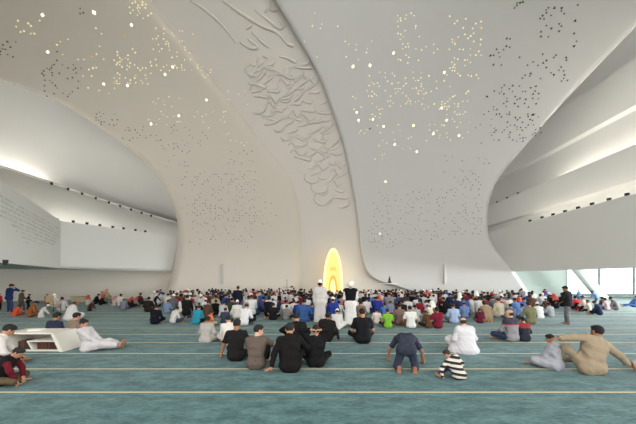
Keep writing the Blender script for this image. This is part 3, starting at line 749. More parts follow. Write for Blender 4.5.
def comp_hair(p, h, kind):
    J = skeleton(p); f0 = Field(); f = Scaled(f0, J['hc']); c, F_, U, R = J['hc'], J['hf'], J['hu'], J['hr']; M3 = np.array([R, F_, U])
    if kind in ('short', 'long'):
        n = unit(F_ * .8 - U * .6); f.ell(c + U * .028 - F_ * .016, (.0795, .099, .095), M3, .01, planes=((n, .05), (unit(F_ * .5 - U), .112)))
        if kind == 'long': f.ell(c - U * .03 - F_ * .045, (.08, .07, .1), M3, .03, planes=((F_, .02),))
        f.ell(c + U * .085 + F_ * .035, (.062, .055, .032), M3, .03)
    elif kind == 'ring':      # balding head: hair round the back and sides
        f.ell(c - U * .002 - F_ * .02, (.082, .098, .07), M3, .01, planes=((unit(F_ * .9 - U * .2), .02), (U, .035)))
    elif kind == 'cap':
        f.ell(c + U * .04 - F_ * .012, (.086, .105, .088), M3, .01, planes=((unit(-U + F_ * .15), -.012),))
        f.cone(c + U * .05 - F_ * .012, c + U * .105 - F_ * .012, .08, .072, .02)
    elif kind in ('ghutra', 'turban'):
        f.ell(c + U * .03 - F_ * .02, (.096, .115, .105), M3, .02, planes=((unit(F_ * .95 - U * .3), .055),))
        if kind == 'ghutra':
            for s_ in (-1, 0, 1): f.cone(c - F_ * .05 + R * s_ * .05, J['neck'] - J['fw'] * .07 - J['up'] * .14 + J['rt'] * s_ * .12, .065, .06, .05)
        else: f.cone(c + U * .05 + F_ * .03 - R * .05, c + U * .06 - F_ * .06 + R * .05, .075, .075, .03)
    return f0.mesh(h, wr=.003 if kind in ('ghutra', 'turban') else .0025, seed=5, floor=False)

CACHE = {}
def component(pose, what, kind, h):
    """pose: name in POSES; returns a shared mesh"""
    key = (pose, what, kind, h)
    if key not in CACHE:
        p = POSES[pose]
        if what == 'eye':
            J = skeleton(p); f0 = Field(); f = Scaled(f0, J['hc'])
            for s_ in ((-1,) if kind == 'l' else (1,)): f.ell(J['hc'] + J['hr'] * s_ * .03 + J['hu'] * .002 + J['hf'] * .083, (.011, .007, .006), np.array([J['hr'], J['hf'], J['hu']]), .002)
            V, Q = f0.mesh(.0035, floor=False)
        elif what == 'body': V, Q = comp_body(p, h)
        elif what == 'top': V, Q = comp_top(p, h, kind)
        elif what == 'legs': V, Q = comp_legs(p, h)
        else: V, Q = comp_hair(p, min(h, .014), kind)
        me = mesh_np(what, V, Q, True); me['pose'] = pose
        me.materials.append(mat('skin_mid', (176, 128, 100), .55)); CACHE[key] = (me, V, Q)
    return CACHE[key]

SKINS = {'light': (206, 162, 134), 'mid': (178, 130, 100), 'tan': (150, 102, 74), 'dark': (96, 66, 50)}
def skin(k): return mat('skin_' + k, SKINS[k], .55, noise=.06, nscale=10)
def cloth(rgb):
    if max(rgb) < 64: rgb = tuple(int(v * .62) for v in rgb)
    return mat('cloth_%d_%d_%d' % rgb, rgb, .9, noise=.1, nscale=7, spec=.2, bump=.7)
HAIRC = {'black': (17, 15, 14), 'brown': (52, 36, 26), 'grey': (120, 116, 112), 'white': (238, 236, 230), 'red': (190, 70, 66), 'check': (208, 132, 126)}
for k_, v_ in HAIRC.items(): mat('hair_' + k_, v_, .8, noise=.25 if k_ in ('black', 'brown', 'check', 'red') else .05, nscale=60)

TOPW = {}
def pose_top(pose, hairkind='short'):
    """height of the top of the head in a pose"""
    J = skeleton(POSES[pose]); return J['hc'][2] + .125 if POSES[pose]['lean'] < 1.5 else J['pel'][2] + .12

def setmat(o, m, slot=0):
    o.material_slots[slot].link = 'OBJECT'; o.material_slots[slot].material = m

def person(px, ytop, ybase, pose, yaw, topk, topc, legc, hair='short', hairc='black', sk='mid', label='', group=None, h=None, scale=None, name='person', topm=None, flip=False, extra=None, mn=.5, dz=0):
    d = 537.7 / (ybase - HY) + (-.05 if POSES[pose]['pel'][2] < .35 else (0 if POSES[pose]['pel'][2] < .8 else .02))
    x = (px - CX) / F_PX * d
    if scale is None: scale = min(1.14, max(mn, (1.9 - (ytop - HY) / F_PX * d) / pose_top(pose)))
    if h is None: h = .009 if d < 9.5 else (.016 if d < 14 else .024)
    root = empty('person', (x, d, dz), yaw); root.scale = (scale * (-1 if flip else 1), scale, scale)
    tag(root, label, 'person', group)
    def part(nm, me, m):
        o = bpy.data.objects.new(nm, me); COL.objects.link(o); o.parent = root; setmat(o, m); return o
    part('body', component(pose, 'body', '', h)[0], skin(sk))
    under = topc
    TN = {'tee': 't_shirt', 'long': 'shirt', 'thobe': 'thobe', 'vest': 'vest', 'loose': 'tunic', 'kurta': 'tunic'}
    o = part(TN[topk], component(pose, 'top', topk, h)[0], topm or cloth(topc))
    if legc: part('trousers', component(pose, 'legs', '', h)[0], cloth(legc))
    if extra == 'vest':
        o = part('vest', component(pose, 'top', 'vest', h)[0], cloth((28, 28, 32)))
    if hair == 'cap': part('hair', component(pose, 'hair', 'short', h)[0], MATS['hair_black'])
    if hair: part({'short': 'hair', 'long': 'hair', 'ring': 'hair', 'cap': 'skullcap', 'ghutra': 'headscarf', 'turban': 'head_wrap'}[hair], component(pose, 'hair', hair, h)[0], MATS['hair_' + hairc])
    if h < .013:
        for sd in ('l', 'r'): part('eye', component(pose, 'eye', sd, .0035)[0], mat('eye_dark', (24, 20, 18), .2))
    return root

# ------------------------------------------------------------------ the people nearest the camera, each in a pose of its own
POSES['prop_left'] = dict(pel=(0, 0, .13), lean=.2, side=-.05, hands=((-.38, .02, .05), (.25, .35, .2)), feet=((.1, .4, .07), (-.1, .42, .07)), knees=((-1, .6, .3), (1, .6, .3)), elbows=((-1, -.4, 0), (.7, -.6, -.6)), head=(0, -.3), flat=(1, 0))
POSES['hug_look'] = dict(pel=(0, 0, .13), lean=.3, hands=((-.05, .44, .36), (.14, .42, .36)), feet=((-.1, .5, .08), (.16, .5, .08)), knees=((-.2, .3, 1), (.25, .3, 1)), elbows=((-1, -.1, -.3), (1, .1, -.3)), head=(-1.0, -.2))
POSES['hood_prop'] = dict(pel=(0, 0, .13), lean=.24, side=-.06, hood=1, hands=((-.36, -.1, .05), (.3, .42, .25)), feet=((.1, .42, .07), (.1, .48, .07)), knees=((-.6, .6, .6), (.4, .4, 1)), elbows=((-1, -.2, .2), (1, -.1, -.4)), head=(-.1, -.35), flat=(1, 0))
POSES['hands_head'] = dict(pel=(0, 0, .13), lean=.1, hands=((-.11, -.01, .84), (.11, -.01, .84)), feet=((.1, .36, .07), (-.1, .42, .07)), knees=((-1, .9, .3), (1, .9, .3)), elbows=((-1, .2, -.35), (1, .2, -.35)), head=(0, -.15), curl=.8)
POSES['lean_knees'] = dict(pel=(0, 0, .13), lean=.45, hands=((-.2, .42, .3), (.22, .4, .12)), feet=((-.12, .5, .08), (.12, .5, .08)), knees=((-.4, .3, 1), (.6, .3, .8)), elbows=((-1, 0, .1), (1, 0, 0)), head=(.2, -.4))
POSES['striped_boy'] = dict(pel=(.1, 0, .13), lean=.45, side=-.48, hands=((-.4, .0, .05), (.2, .3, .2)), feet=((-.44, .2, .07), (-.3, .36, .07)), knees=((-.6, .5, .6), (.3, .6, .6)), elbows=((-1, -.3, .2), (1, -.2, -.4)), head=(.8, -.35), flat=(1, 0))
POSES['robe_kneel'] = dict(pel=(0, 0, .15), lean=.24, fat=.1, cape=1, hands=((-.16, .3, .3), (.18, .3, .3)), feet=((.1, .34, .07), (-.1, .42, .07)), knees=((-.6, 1, .4), (.6, 1, .4)), head=(-.1, -.35))
POSES['sweater'] = dict(pel=(0, 0, .13), lean=.12, hands=((-.16, .36, .22), (.16, .36, .2)), feet=((.1, .36, .07), (-.1, .44, .07)), knees=((-1, .6, .25), (1, .6, .25)), head=(.5, -.2))
POSES['boy_robe'] = dict(pel=(0, 0, .13), lean=.18, hands=((-.14, .34, .2), (.16, .3, .2)), feet=((.05, .44, .08), (-.12, .52, .08)), knees=((-1, .9, .3), (1, .9, .3)), head=(-.1, -.2))
POSES['lounger'] = dict(pel=(0, 0, .15), lean=.18, side=.42, fat=.1, hands=((-.64, .1, .66), (.86, -.02, .05)), feet=((-.34, .42, .08), (-.1, .62, .07)), knees=((-.25, .2, 1), (.8, .6, .3)), elbows=((0, -.3, .4), (.5, -.6, .6)), head=(.1, -.15), flat=(0, 1))
POSES['recline'] = dict(pel=(0, 0, .13), lean=-.42, hands=((-.02, .3, .25), (.08, .28, .25)), feet=((-.1, .82, .1), (.06, .84, .16)), knees=((-.5, .1, 1), (.5, .1, 1)), elbows=((-1, -.2, -.3), (1, -.2, -.3)), head=(0, -.5), toes=2)
POSES['edge_boy'] = dict(pel=(0, 0, .15), lean=.62, hands=((-.02, .42, .14), (.3, .4, .16)), feet=((.12, .3, .08), (-.08, .36, .07)), knees=((-1, .8, .1), (1, .8, .1)), elbows=((-.8, .2, .2), (1, .2, .2)), head=(-.2, -.5))
POSES['wave'] = dict(pel=(0, 0, .93), lean=.12, hands=((-.24, .1, .85), (.14, .22, 1.5)), feet=((-.12, 0, .08), (.12, .05, .08)), knees=((0, 1, 0), (0, 1, 0)), elbows=((-.5, -.5, -1), (.8, .2, -.6)), head=(-.3, -.45))

def striped_material():
    m = bpy.data.materials.new('striped_jersey'); m.use_nodes = True; nt = m.node_tree; N, L = nt.nodes, nt.links
    b = N['Principled BSDF']; b.inputs['Roughness'].default_value = .9
    tc = N.new('ShaderNodeTexCoord'); sp = N.new('ShaderNodeSeparateXYZ'); L.new(tc.outputs['Object'], sp.inputs[0])
    a = N.new('ShaderNodeMath'); a.operation = 'MULTIPLY_ADD'; a.inputs[1].default_value = .12; L.new(sp.outputs['X'], a.inputs[0]); L.new(sp.outputs['Z'], a.inputs[2])
    s_ = N.new('ShaderNodeMath'); s_.operation = 'MULTIPLY'; s_.inputs[1].default_value = 6.6; L.new(a.outputs[0], s_.inputs[0])
    f = N.new('ShaderNodeMath'); f.operation = 'FRACT'; L.new(s_.outputs[0], f.inputs[0])
    r = N.new('ShaderNodeValToRGB'); r.color_ramp.interpolation = 'CONSTANT'; e = r.color_ramp.elements
    e[0].position = 0; e[0].color = lin((28, 27, 30)) + (1,); e[1].position = .5; e[1].color = lin((206, 198, 188)) + (1,)
    L.new(f.outputs[0], r.inputs[0]); L.new(r.outputs[0], b.inputs['Base Color']); return m
def banded_material(name, stops):
    """cloth whose colour changes with height on the garment: [(height, rgb), ...] from low to high"""
    m = bpy.data.materials.new(name); m.use_nodes = True; nt = m.node_tree; N, L = nt.nodes, nt.links
    b = N['Principled BSDF']; b.inputs['Roughness'].default_value = .9
    tc = N.new('ShaderNodeTexCoord'); sp = N.new('ShaderNodeSeparateXYZ'); L.new(tc.outputs['Object'], sp.inputs[0])
    r = N.new('ShaderNodeValToRGB'); r.color_ramp.interpolation = 'CONSTANT'; e = r.color_ramp.elements
    for i, (z, c) in enumerate(stops):
        q = e[i] if i < 2 else e.new(z); q.position = z; q.color = lin(c) + (1,)
    L.new(sp.outputs['Z'], r.inputs[0]); L.new(r.outputs[0], b.inputs['Base Color']); return m
stripes = striped_material()
sweater = banded_material('banded_sweater', [(0, (140, 138, 140)), (.5, (150, 50, 52)), (.535, (48, 50, 66))])
navyred = banded_material('navy_red_jersey', [(0, (32, 34, 50)), (.52, (140, 38, 44))])

R = math.radians
# px of the seat, top of head row, row of nearest contact
person(236, 318, 360, 'prop_left', R(-6), 'tee', (46, 42, 41), (40, 38, 38), 'short', 'black', 'tan', 'man in black T-shirt sitting with left hand propped on the carpet', scale=1.009)
person(256, 325, 368, 'hug_look', R(0), 'tee', (96, 84, 76), (50, 48, 50), 'short', 'black', 'light', 'man in grey-brown T-shirt hugging his knees, face turned right', scale=0.970)
person(290, 327, 371, 'hood_prop', R(-4), 'long', (36, 33, 33), (34, 32, 34), 'short', 'black', 'mid', 'person in black hooded top sitting with one hand on the carpet line', scale=1.048)
person(297, 316, 349, 'lean_knees', R(8), 'long', (40, 36, 35), (36, 34, 36), 'short', 'black', 'mid', 'man in black leaning forward just behind the black hooded person', scale=1.048)
person(316, 320, 366, 'hands_head', R(0), 'long', (33, 32, 34), (30, 30, 32), 'short', 'black', 'mid', 'person in black sitting upright with both hands clasped behind the head', scale=0.941)
person(326, 314, 341, 'sit_prop', R(-10), 'long', (52, 48, 44), (48, 46, 44), 'short', 'black', 'tan', 'man in dark jacket partly hidden behind the person with raised elbows', scale=0.951, flip=True)
person(363, 310, 343, 'sit', R(0), 'tee', (38, 38, 42), (36, 36, 40), 'short', 'black', 'mid', 'man in black T-shirt sitting alone below the black-vested standing man', scale=1.086)
person(406, 336, 367, 'sujud', R(-15), 'tee', (50, 54, 68), (54, 60, 78), 'short', 'black', 'tan', 'man in navy bowed in prostration, bare soles towards the camera', scale=0.999)
person(456, 349, 378.5, 'striped_boy', R(0), 'long', (40, 40, 44), (70, 76, 92), 'short', 'brown', 'mid', 'small boy in black and white striped jersey leaning to one side', scale=0.621, topm=stripes)
person(466, 317, 352, 'robe_kneel', R(4), 'loose', (206, 204, 208), None, 'ring', 'brown', 'light', 'broad man in white robe sitting alone beside the striped boy', scale=0.921)
person(512, 313, 341, 'sweater', R(14), 'long', (120, 120, 120), (48, 58, 82), 'ring', 'brown', 'light', 'balding man in grey sweater with navy shoulders sitting cross-legged', scale=0.999, topm=sweater)
person(525, 320, 341, 'sit', R(0), 'long', (36, 36, 50), (40, 42, 54), 'short', 'black', 'mid', 'child in navy jersey with red shoulders beside the grey sweater man', scale=0.776, topm=navyred)
person(555, 337, 368, 'boy_robe', R(28), 'thobe', (156, 158, 166), None, 'short', 'black', 'mid', 'boy in grey robe sitting with bare feet out to the left', scale=0.757)
person(591, 325, 373, 'lounger', R(0), 'kurta', (152, 137, 115), (148, 134, 112), 'short', 'black', 'tan', "man in tan tunic lounging, arm stretched to the grey-robed boy's head", scale=1.028)
person(90, 322, 350, 'recline', R(-84), 'thobe', (196, 192, 194), None, 'short', 'black', 'mid', 'man in white robe reclining against the slanted shelf end, feet right', scale=.9)
person(-8, 325, 366, 'sit_lean', R(-50), 'long', (214, 206, 200), (60, 52, 44), 'short', 'black', 'mid', 'person in white at the left photo edge behind the maroon-sleeved boy', scale=0.989)
person(-2, 338, 385, 'edge_boy', R(-62), 'long', (96, 22, 34), (92, 78, 58), 'short', 'black', 'mid', 'boy in black vest with maroon sleeves and olive trousers at the left photo edge', scale=0.757, extra='vest')
person(672, 345, 372, 'recline', R(84), 'thobe', (150, 156, 166), None, 'short', 'black', 'mid', 'person in grey stretched at the right photo edge, mostly out of frame', scale=0.873)
person(52, 316, 344, 'sit', R(-10), 'long', (40, 46, 66), (40, 42, 50), 'short', 'black', 'tan', 'man in navy seen over the top of the white bookshelf', scale=0.970)
person(71.5, 317, 343, 'sit', R(-20), 'long', (130, 112, 98), (80, 72, 64), 'short', 'black', 'mid', 'man in brown hidden behind the reclining white-robed man', scale=0.951)

# ------------------------------------------------------------------ people in the middle distance
WHT, CRM = (206, 203, 200), (214, 204, 188)
MID = [
 # px, top, base, pose, yaw deg, garment, colour, trousers, hair, hair colour, skin, label
 (9, 284, 314, 'wave', -20, 'long', (34, 48, 92), (52, 66, 96), 'short', 'black', 'mid', 'standing man in navy jacket and jeans at far left raising his hand'),
 (21, 290, 312, 'stand_walk', -25, 'long', (92, 88, 70), (78, 76, 66), 'short', 'black', 'mid', 'standing boy in olive jacket beside the navy-jacketed man at far left'),
 (28, 294, 311, 'stand_walk', -50, 'long', (36, 38, 44), (36, 36, 40), 'short', 'black', 'mid', 'standing child in black looking down behind the rust-clad sitter'),
 (-1, 293, 311, 'stand', 0, 'long', (170, 40, 46), (60, 40, 40), 'short', 'black', 'mid', 'person in red cut off by the left photo edge'),
 (15, 305, 316, 'sit_lean', -10, 'long', (212, 82, 48), (150, 60, 44), 'short', 'black', 'tan', 'child in bright orange-red sitting at the feet of standing people'),
 (30, 301, 317, 'sit_lean', -50, 'long', (146, 88, 50), (110, 74, 50), 'short', 'black', 'tan', 'sitter in rust brown bent forward beside the orange-red child'),
 (42, 305, 317, 'kneel_bow', -50, 'thobe', WHT, None, 'cap', 'white', 'mid', 'white-robed person bent low to the right of the rust-brown sitter'),
 (69, 301, 320, 'sit_lean', -35, 'loose', WHT, None, 'ring', 'brown', 'tan', 'big white-robed man sitting in front of the chairs at left'),
 (47, 294, 308, 'stand', 10, 'long', (176, 42, 48), (120, 36, 40), 'short', 'black', 'mid', 'child in red standing beside the beige chair at left'),
 (62, 297, 311, 'sit_side', 30, 'long', WHT, (60, 64, 80), 'short', 'black', 'mid', 'child in white right of the beige chair at left'),
 (88, 295, 305, 'sit', 20, 'long', (196, 188, 172), (120, 110, 96), 'ghutra', 'red', 'mid', 'person in red head scarf beside the low beige box by the wall'),
 (95, 294, 304, 'sit_lean', -40, 'long', (34, 32, 36), (34, 34, 36), 'short', 'black', 'mid', 'black-clad sitter between two red head scarves by the left wall'),
 (100.5, 295, 305, 'sit_lean', -50, 'long', (42, 36, 38), (34, 34, 36), 'ghutra', 'red', 'mid', 'red-scarved person in black leaning near the left wall'),
 (90, 301, 311, 'kneel_bow', -80, 'long', (74, 48, 44), (48, 40, 38), 'short', 'black', 'tan', 'dark maroon figure crouched low on the carpet at left'),
 (114, 296, 306, 'sit', -20, 'long', (204, 192, 182), (150, 140, 130), 'ghutra', 'check', 'mid', 'pink-scarved sitter directly right of the occupied beige chair'),
 (120, 294, 306, 'sit', 10, 'long', (206, 200, 192), (110, 100, 90), 'short', 'black', 'mid', 'black-haired sitter in cream behind the grey-blue sitter'),
 (123, 299, 310, 'sit_lean', 20, 'long', (122, 124, 138), (100, 96, 104), 'short', 'black', 'mid', 'sitter in grey-blue shirt nearest in the left group'),
 (129, 297, 308, 'sit_lean', -30, 'long', (60, 56, 60), (60, 50, 50), 'ghutra', 'red', 'mid', 'red-scarved sitter in dark clothes right of the grey-blue sitter'),
 (134, 297, 307, 'sit_lean', -40, 'long', (150, 142, 138), (110, 100, 96), 'ghutra', 'red', 'mid', 'red-scarved sitter in pale grey, second from the dark-haired one'),
 (139, 293, 305, 'sit', -20, 'long', (66, 36, 40), (50, 40, 40), 'short', 'black', 'mid', 'dark-haired sitter in dark red at right end of the left group'),
 (148, 297, 312, 'sit', 10, 'long', (62, 52, 44), (70, 60, 48), 'short', 'black', 'mid', 'sitter in dark brown at the left end of the crowd'),
 (155, 294, 309, 'stand_bend', -60, 'long', (32, 34, 42), (34, 34, 40), 'short', 'black', 'mid', 'person in black bending over behind the dark brown sitter'),
 (155, 306, 324, 'sit_lean', 12, 'long', (28, 32, 50), (32, 34, 46), 'short', 'black', 'mid', 'sitter in deep navy, frontmost at the left end of the crowd'),
 (167, 300, 313, 'sit', 0, 'long', (120, 138, 170), (84, 90, 110), 'short', 'brown', 'mid', 'sitter in light blue shirt behind the white shirt and jeans'),
 (173, 307, 323, 'sit_lean', -30, 'long', (206, 204, 198), (58, 72, 104), 'short', 'black', 'mid', 'sitter in white shirt and blue jeans left of the teal shirt'),
 (196, 306, 324, 'sit_lean', -12, 'long', (44, 142, 166), (56, 50, 48), 'short', 'black', 'mid', 'sitter in turquoise shirt bending towards the orange-clad child'),
 (208, 311, 326, 'sit_lean', -50, 'tee', (226, 122, 84), (186, 160, 128), 'short', 'black', 'tan', 'child in orange T-shirt right of the turquoise shirt'),
 (205, 299, 312, 'sit', 0, 'long', (226, 226, 228), (90, 90, 100), 'cap', 'white', 'mid', 'sitter in white shirt directly behind the turquoise shirt'),
 (215, 300, 313, 'sit', 0, 'long', (96, 190, 152), (70, 120, 100), 'short', 'black', 'mid', 'sitter in mint green shirt behind the orange-clad child'),
 (206, 317, 342, 'sit', -8, 'thobe', (172, 168, 162), None, 'short', 'black', 'tan', 'sitter in light grey robe in front of the orange-clad child'),
 (224, 308, 324, 'sit', -15, 'tee', (58, 66, 88), (46, 50, 64), 'short', 'black', 'mid', 'sitter in slate-blue shirt left of the white shirt and dark trousers'),
 (229, 317, 344, 'sit_lean', 20, 'long', (220, 214, 206), (190, 184, 174), 'short', 'black', 'mid', 'sitter in white partly hidden behind the man in black T-shirt'),
 (244, 304, 325, 'sit_lean', -15, 'long', (226, 226, 228), (44, 46, 60), 'cap', 'grey', 'mid', 'sitter in white shirt and dark trousers with grey cap'),
 (238, 286, 316, 'stand', 0, 'long', (34, 40, 62), (34, 56, 140), 'short', 'black', 'mid', 'standing man in navy top and vivid blue trousers'),
 (231, 298, 314, 'sit', 0, 'long', (56, 72, 56), (50, 50, 48), 'short', 'black', 'mid', 'sitter in dark green left of the standing blue-trousered man'),
 (255, 296, 315, 'sit', 0, 'long', (44, 60, 96), (38, 46, 70), 'short', 'black', 'mid', 'broad sitter in navy blue shirt right of the standing man'),
 (263, 297, 312, 'sit', 0, 'long', (84, 70, 104), (60, 56, 70), 'short', 'black', 'mid', 'sitter in muted purple beside the broad navy shirt'),
 (269, 296, 312, 'sit', 0, 'long', WHT, (80, 80, 90), 'short', 'black', 'mid', 'sitter in white shirt behind the black T-shirt sitter, row right of purple'),
 (273, 303, 320, 'sit', 0, 'tee', (40, 40, 42), (40, 40, 44), 'short', 'black', 'mid', 'sitter in black T-shirt left of the grey T-shirt sitter'),
 (286, 305, 320, 'sit', -12, 'tee', (124, 122, 120), (50, 50, 54), 'short', 'black', 'mid', 'sitter in grey T-shirt beside the black T-shirt sitter'),
 (278, 299, 310, 'sit', 0, 'long', (52, 58, 96), (120, 44, 50), 'short', 'black', 'mid', 'small sitter in indigo behind the black T-shirt sitter'),
 (285, 297, 309, 'sit', 0, 'long', (206, 96, 110), (120, 60, 70), 'short', 'black', 'mid', 'sitter in coral pink behind the grey T-shirt sitter'),
 (294, 300, 314, 'sit', 0, 'long', (214, 208, 190), (150, 140, 120), 'short', 'black', 'mid', 'sitter in cream left of the denim-blue shirt'),
 (298, 301, 316, 'sit', 0, 'long', (44, 66, 160), (40, 50, 90), 'short', 'black', 'mid', 'sitter in royal blue peeking out left of the denim-blue shirt'),
 (304, 299, 322, 'sit', 0, 'long', (58, 90, 142), (46, 56, 80), 'short', 'black', 'mid', 'big sitter in denim-blue shirt left of the standing white-robed man'),
 (312, 303, 320, 'sit', 0, 'long', (44, 76, 156), (40, 50, 80), 'short', 'black', 'mid', 'child in blue between the denim-blue shirt and the standing man'),
 (320, 281, 326, 'stand', 0, 'thobe', (196, 192, 188), None, 'cap', 'white', 'tan', 'tall man in long white-grey robe and white cap standing near the niche'),
 (333, 298, 318, 'sit', 0, 'long', (42, 62, 140), (40, 46, 80), 'cap', 'white', 'mid', 'sitter in royal blue with white cap between the two standing men'),
 (336, 310, 329, 'sit_lean', -20, 'thobe', WHT, None, 'cap', 'white', 'mid', 'child in white with white cap at the feet of the standing men'),
 (339, 301, 317, 'sit', 0, 'long', (206, 206, 190), (140, 140, 130), 'short', 'black', 'mid', 'sitter in pale cream just left of the black-vested man'),
 (350.5, 282, 328, 'stand_pray', 0, 'thobe', (216, 214, 212), None, 'turban', 'white', 'tan', 'standing man in white robe, black vest and white head wrap'),
 (361, 301, 320, 'sit', 0, 'long', (128, 106, 88), (90, 76, 66), 'short', 'black', 'mid', 'sitter in brown shirt right of the black-vested man'),
 (367, 298, 313, 'sit', 0, 'long', (222, 220, 220), (140, 140, 140), 'short', 'black', 'mid', 'sitter in white right behind the brown shirt near the vested man'),
 (377, 309, 324, 'sit', 0, 'long', (216, 202, 196), (150, 130, 120), 'short', 'black', 'mid', 'sitter in pinkish cream shirt left of the lime green shirt'),
 (378, 297, 314, 'sit_lean', 0, 'long', (38, 56, 142), (36, 44, 80), 'short', 'black', 'mid', 'big sitter in royal blue behind the pinkish cream shirt'),
 (388, 309, 328, 'sit', 0, 'tee', (120, 176, 52), (60, 60, 60), 'short', 'black', 'mid', 'sitter in lime green T-shirt'),
 (391, 301, 314, 'sit', 0, 'long', (146, 146, 172), (90, 90, 100), 'short', 'black', 'mid', 'sitter in lavender grey shirt behind the lime green T-shirt'),
 (400, 304, 325, 'sit', 0, 'long', (120, 100, 92), (70, 60, 56), 'short', 'black', 'mid', 'sitter in taupe shirt left of the white T-shirt sitter'),
 (411, 306, 328, 'sit', 0, 'tee', (220, 218, 214), (110, 80, 60), 'short', 'black', 'mid', 'sitter in white T-shirt with bare arms on the front row'),
 (416, 305, 322, 'sit', 0, 'long', (160, 158, 154), (90, 88, 86), 'short', 'black', 'mid', 'sitter in grey shirt half hidden behind the white T-shirt'),
 (438, 307, 328, 'sit_prop', 0, 'tee', (118, 30, 50), (60, 40, 46), 'short', 'black', 'tan', 'sitter in burgundy T-shirt on the front row, arms spread'),
 (429, 311, 328, 'sit_lean', 20, 'long', (92, 62, 44), (60, 44, 36), 'short', 'brown', 'tan', 'small child in brown crouched left of the burgundy T-shirt'),
 (420, 300, 313, 'sit', 0, 'long', (134, 34, 48), (80, 40, 44), 'short', 'black', 'mid', 'sitter in crimson one row behind the burgundy T-shirt'),
 (427, 300, 312, 'sit', 0, 'long', (204, 186, 206), (120, 110, 130), 'short', 'black', 'mid', 'sitter in pale lilac beside the crimson sitter'),
 (431, 305, 319, 'kneel_bow', 30, 'long', (222, 218, 200), (180, 176, 160), 'short', 'black', 'mid', 'person in cream bending just behind the burgundy T-shirt'),
 (443, 303, 314, 'sit_lean', 0, 'long', (30, 30, 34), (30, 30, 34), 'short', 'black', 'mid', 'sitter in black behind the burgundy T-shirt'),
 (451, 293, 308, 'sit', 0, 'long', (34, 46, 76), (34, 40, 60), 'short', 'black', 'mid', 'tall sitter in navy behind the light blue shirt'),
 (454, 304, 323, 'sit', -5, 'long', (160, 178, 208), (110, 110, 120), 'short', 'brown', 'mid', 'sitter in light sky-blue shirt right of burgundy T-shirt'),
 (465, 302, 318, 'sit', 0, 'long', (112, 132, 178), (80, 90, 120), 'cap', 'grey', 'mid', 'sitter in steel-blue shirt and grey cap'),
 (470, 298, 309, 'sit', 0, 'long', (40, 110, 180), (50, 70, 110), 'short', 'black', 'mid', 'sitter in bright blue behind the steel-blue shirt'),
 (474, 295, 306, 'sit', 0, 'long', (190, 40, 50), (110, 40, 40), 'short', 'black', 'mid', 'sitter in bright red behind the maroon front-row sitter'),
 (480, 309, 323, 'sit_lean', -25, 'long', (92, 30, 48), (130, 90, 70), 'short', 'black', 'tan', 'sitter in dark maroon left of the khaki robe'),
 (487, 303, 321, 'kneel_bow', -10, 'loose', (158, 138, 112), None, 'short', 'black', 'mid', 'person in khaki robe bowed forward on the front row'),
 (502, 296, 309, 'sit', -10, 'long', (210, 160, 176), (150, 110, 120), 'short', 'black', 'mid', 'sitter in pink in the row behind the khaki robe'),
 (512, 304, 321, 'sit', 0, 'long', (98, 112, 136), (70, 80, 100), 'short', 'black', 'mid', 'sitter in slate-grey shirt left of the olive shirt'),
 (524, 304, 320, 'sit', 0, 'long', (130, 158, 196), (84, 100, 130), 'short', 'black', 'mid', 'sitter in pale blue squeezed between slate-grey and olive shirts'),
 (531, 302, 324, 'sit', 0, 'long', (118, 116, 88), (56, 60, 70), 'short', 'brown', 'mid', 'sitter in olive shirt on the front row at right'),
 (539, 303, 318, 'sit', 0, 'loose', (222, 224, 222), None, 'cap', 'white', 'mid', 'white-robed sitter just right of the olive shirt'),
 (551, 303, 317, 'sit', 10, 'long', (160, 162, 168), (90, 90, 100), 'short', 'black', 'mid', 'sitter in pale grey left of the standing grey-trousered man'),
 (549, 289, 304, 'stand_bend', 30, 'long', (136, 98, 160), (150, 90, 90), 'short', 'black', 'mid', 'standing child in violet leaning over the crowd at right'),
 (510, 290, 304, 'stand_bend', 20, 'long', (60, 66, 62), (50, 54, 54), 'short', 'black', 'mid', 'dark figure rising above the far heads below the vault foot'),
 (261, 289, 303, 'stand', 0, 'long', (44, 46, 50), (50, 50, 54), 'short', 'black', 'mid', 'dark-clad person standing among the far rows left of the niche'),
 (214, 288, 302, 'stand_bend', 50, 'long', (36, 48, 86), (40, 44, 60), 'short', 'black', 'mid', 'person in navy stooping above the far heads, left half'),
 (568, 286, 325, 'stand_walk', 22, 'long', (52, 50, 54), (104, 104, 110), 'short', 'black', 'tan', 'standing man in dark jacket and grey trousers at right'),
 (579, 290, 303, 'stand', 0, 'long', (90, 120, 160), (70, 90, 120), 'short', 'black', 'mid', 'person in pale blue standing by the leaning column'),
 (577, 296, 310, 'sit', 0, 'long', (206, 56, 60), (60, 50, 56), 'short', 'black', 'mid', 'sitter in scarlet right of the standing grey-trousered man'),
 (584, 296, 311, 'sit_side', 30, 'long', (196, 172, 164), (40, 42, 54), 'short', 'black', 'mid', 'sitter in pale pink with dark trousers, knees raised, at right'),
 (589, 300, 313, 'sit_side', 30, 'long', (206, 200, 180), (40, 40, 50), 'short', 'black', 'mid', 'sitter in pale cream with dark trousers beside the pink one'),
 (597, 291, 306, 'stand_bend', 30, 'long', (126, 154, 214), (60, 70, 100), 'short', 'black', 'mid', 'man in light periwinkle-blue stooping at far right'),
 (600, 301, 315, 'sit_lean', 35, 'long', (40, 52, 82), (32, 36, 50), 'short', 'black', 'mid', 'broad sitter in navy, nearest of the right-hand group'),
 (607, 298, 310, 'sit', 10, 'long', (190, 172, 178), (80, 80, 90), 'short', 'black', 'mid', 'sitter in dusty pink right behind the broad navy sitter'),
 (616, 297, 310, 'sit_lean', 45, 'long', (112, 104, 104), (120, 112, 104), 'short', 'black', 'mid', 'sitter in brown-grey at the right end of the right-hand group'),
 (604, 297, 309, 'sit', 5, 'long', (90, 76, 80), (70, 66, 76), 'short', 'black', 'mid', 'sitter in dark mauve left of the dusty pink sitter'),
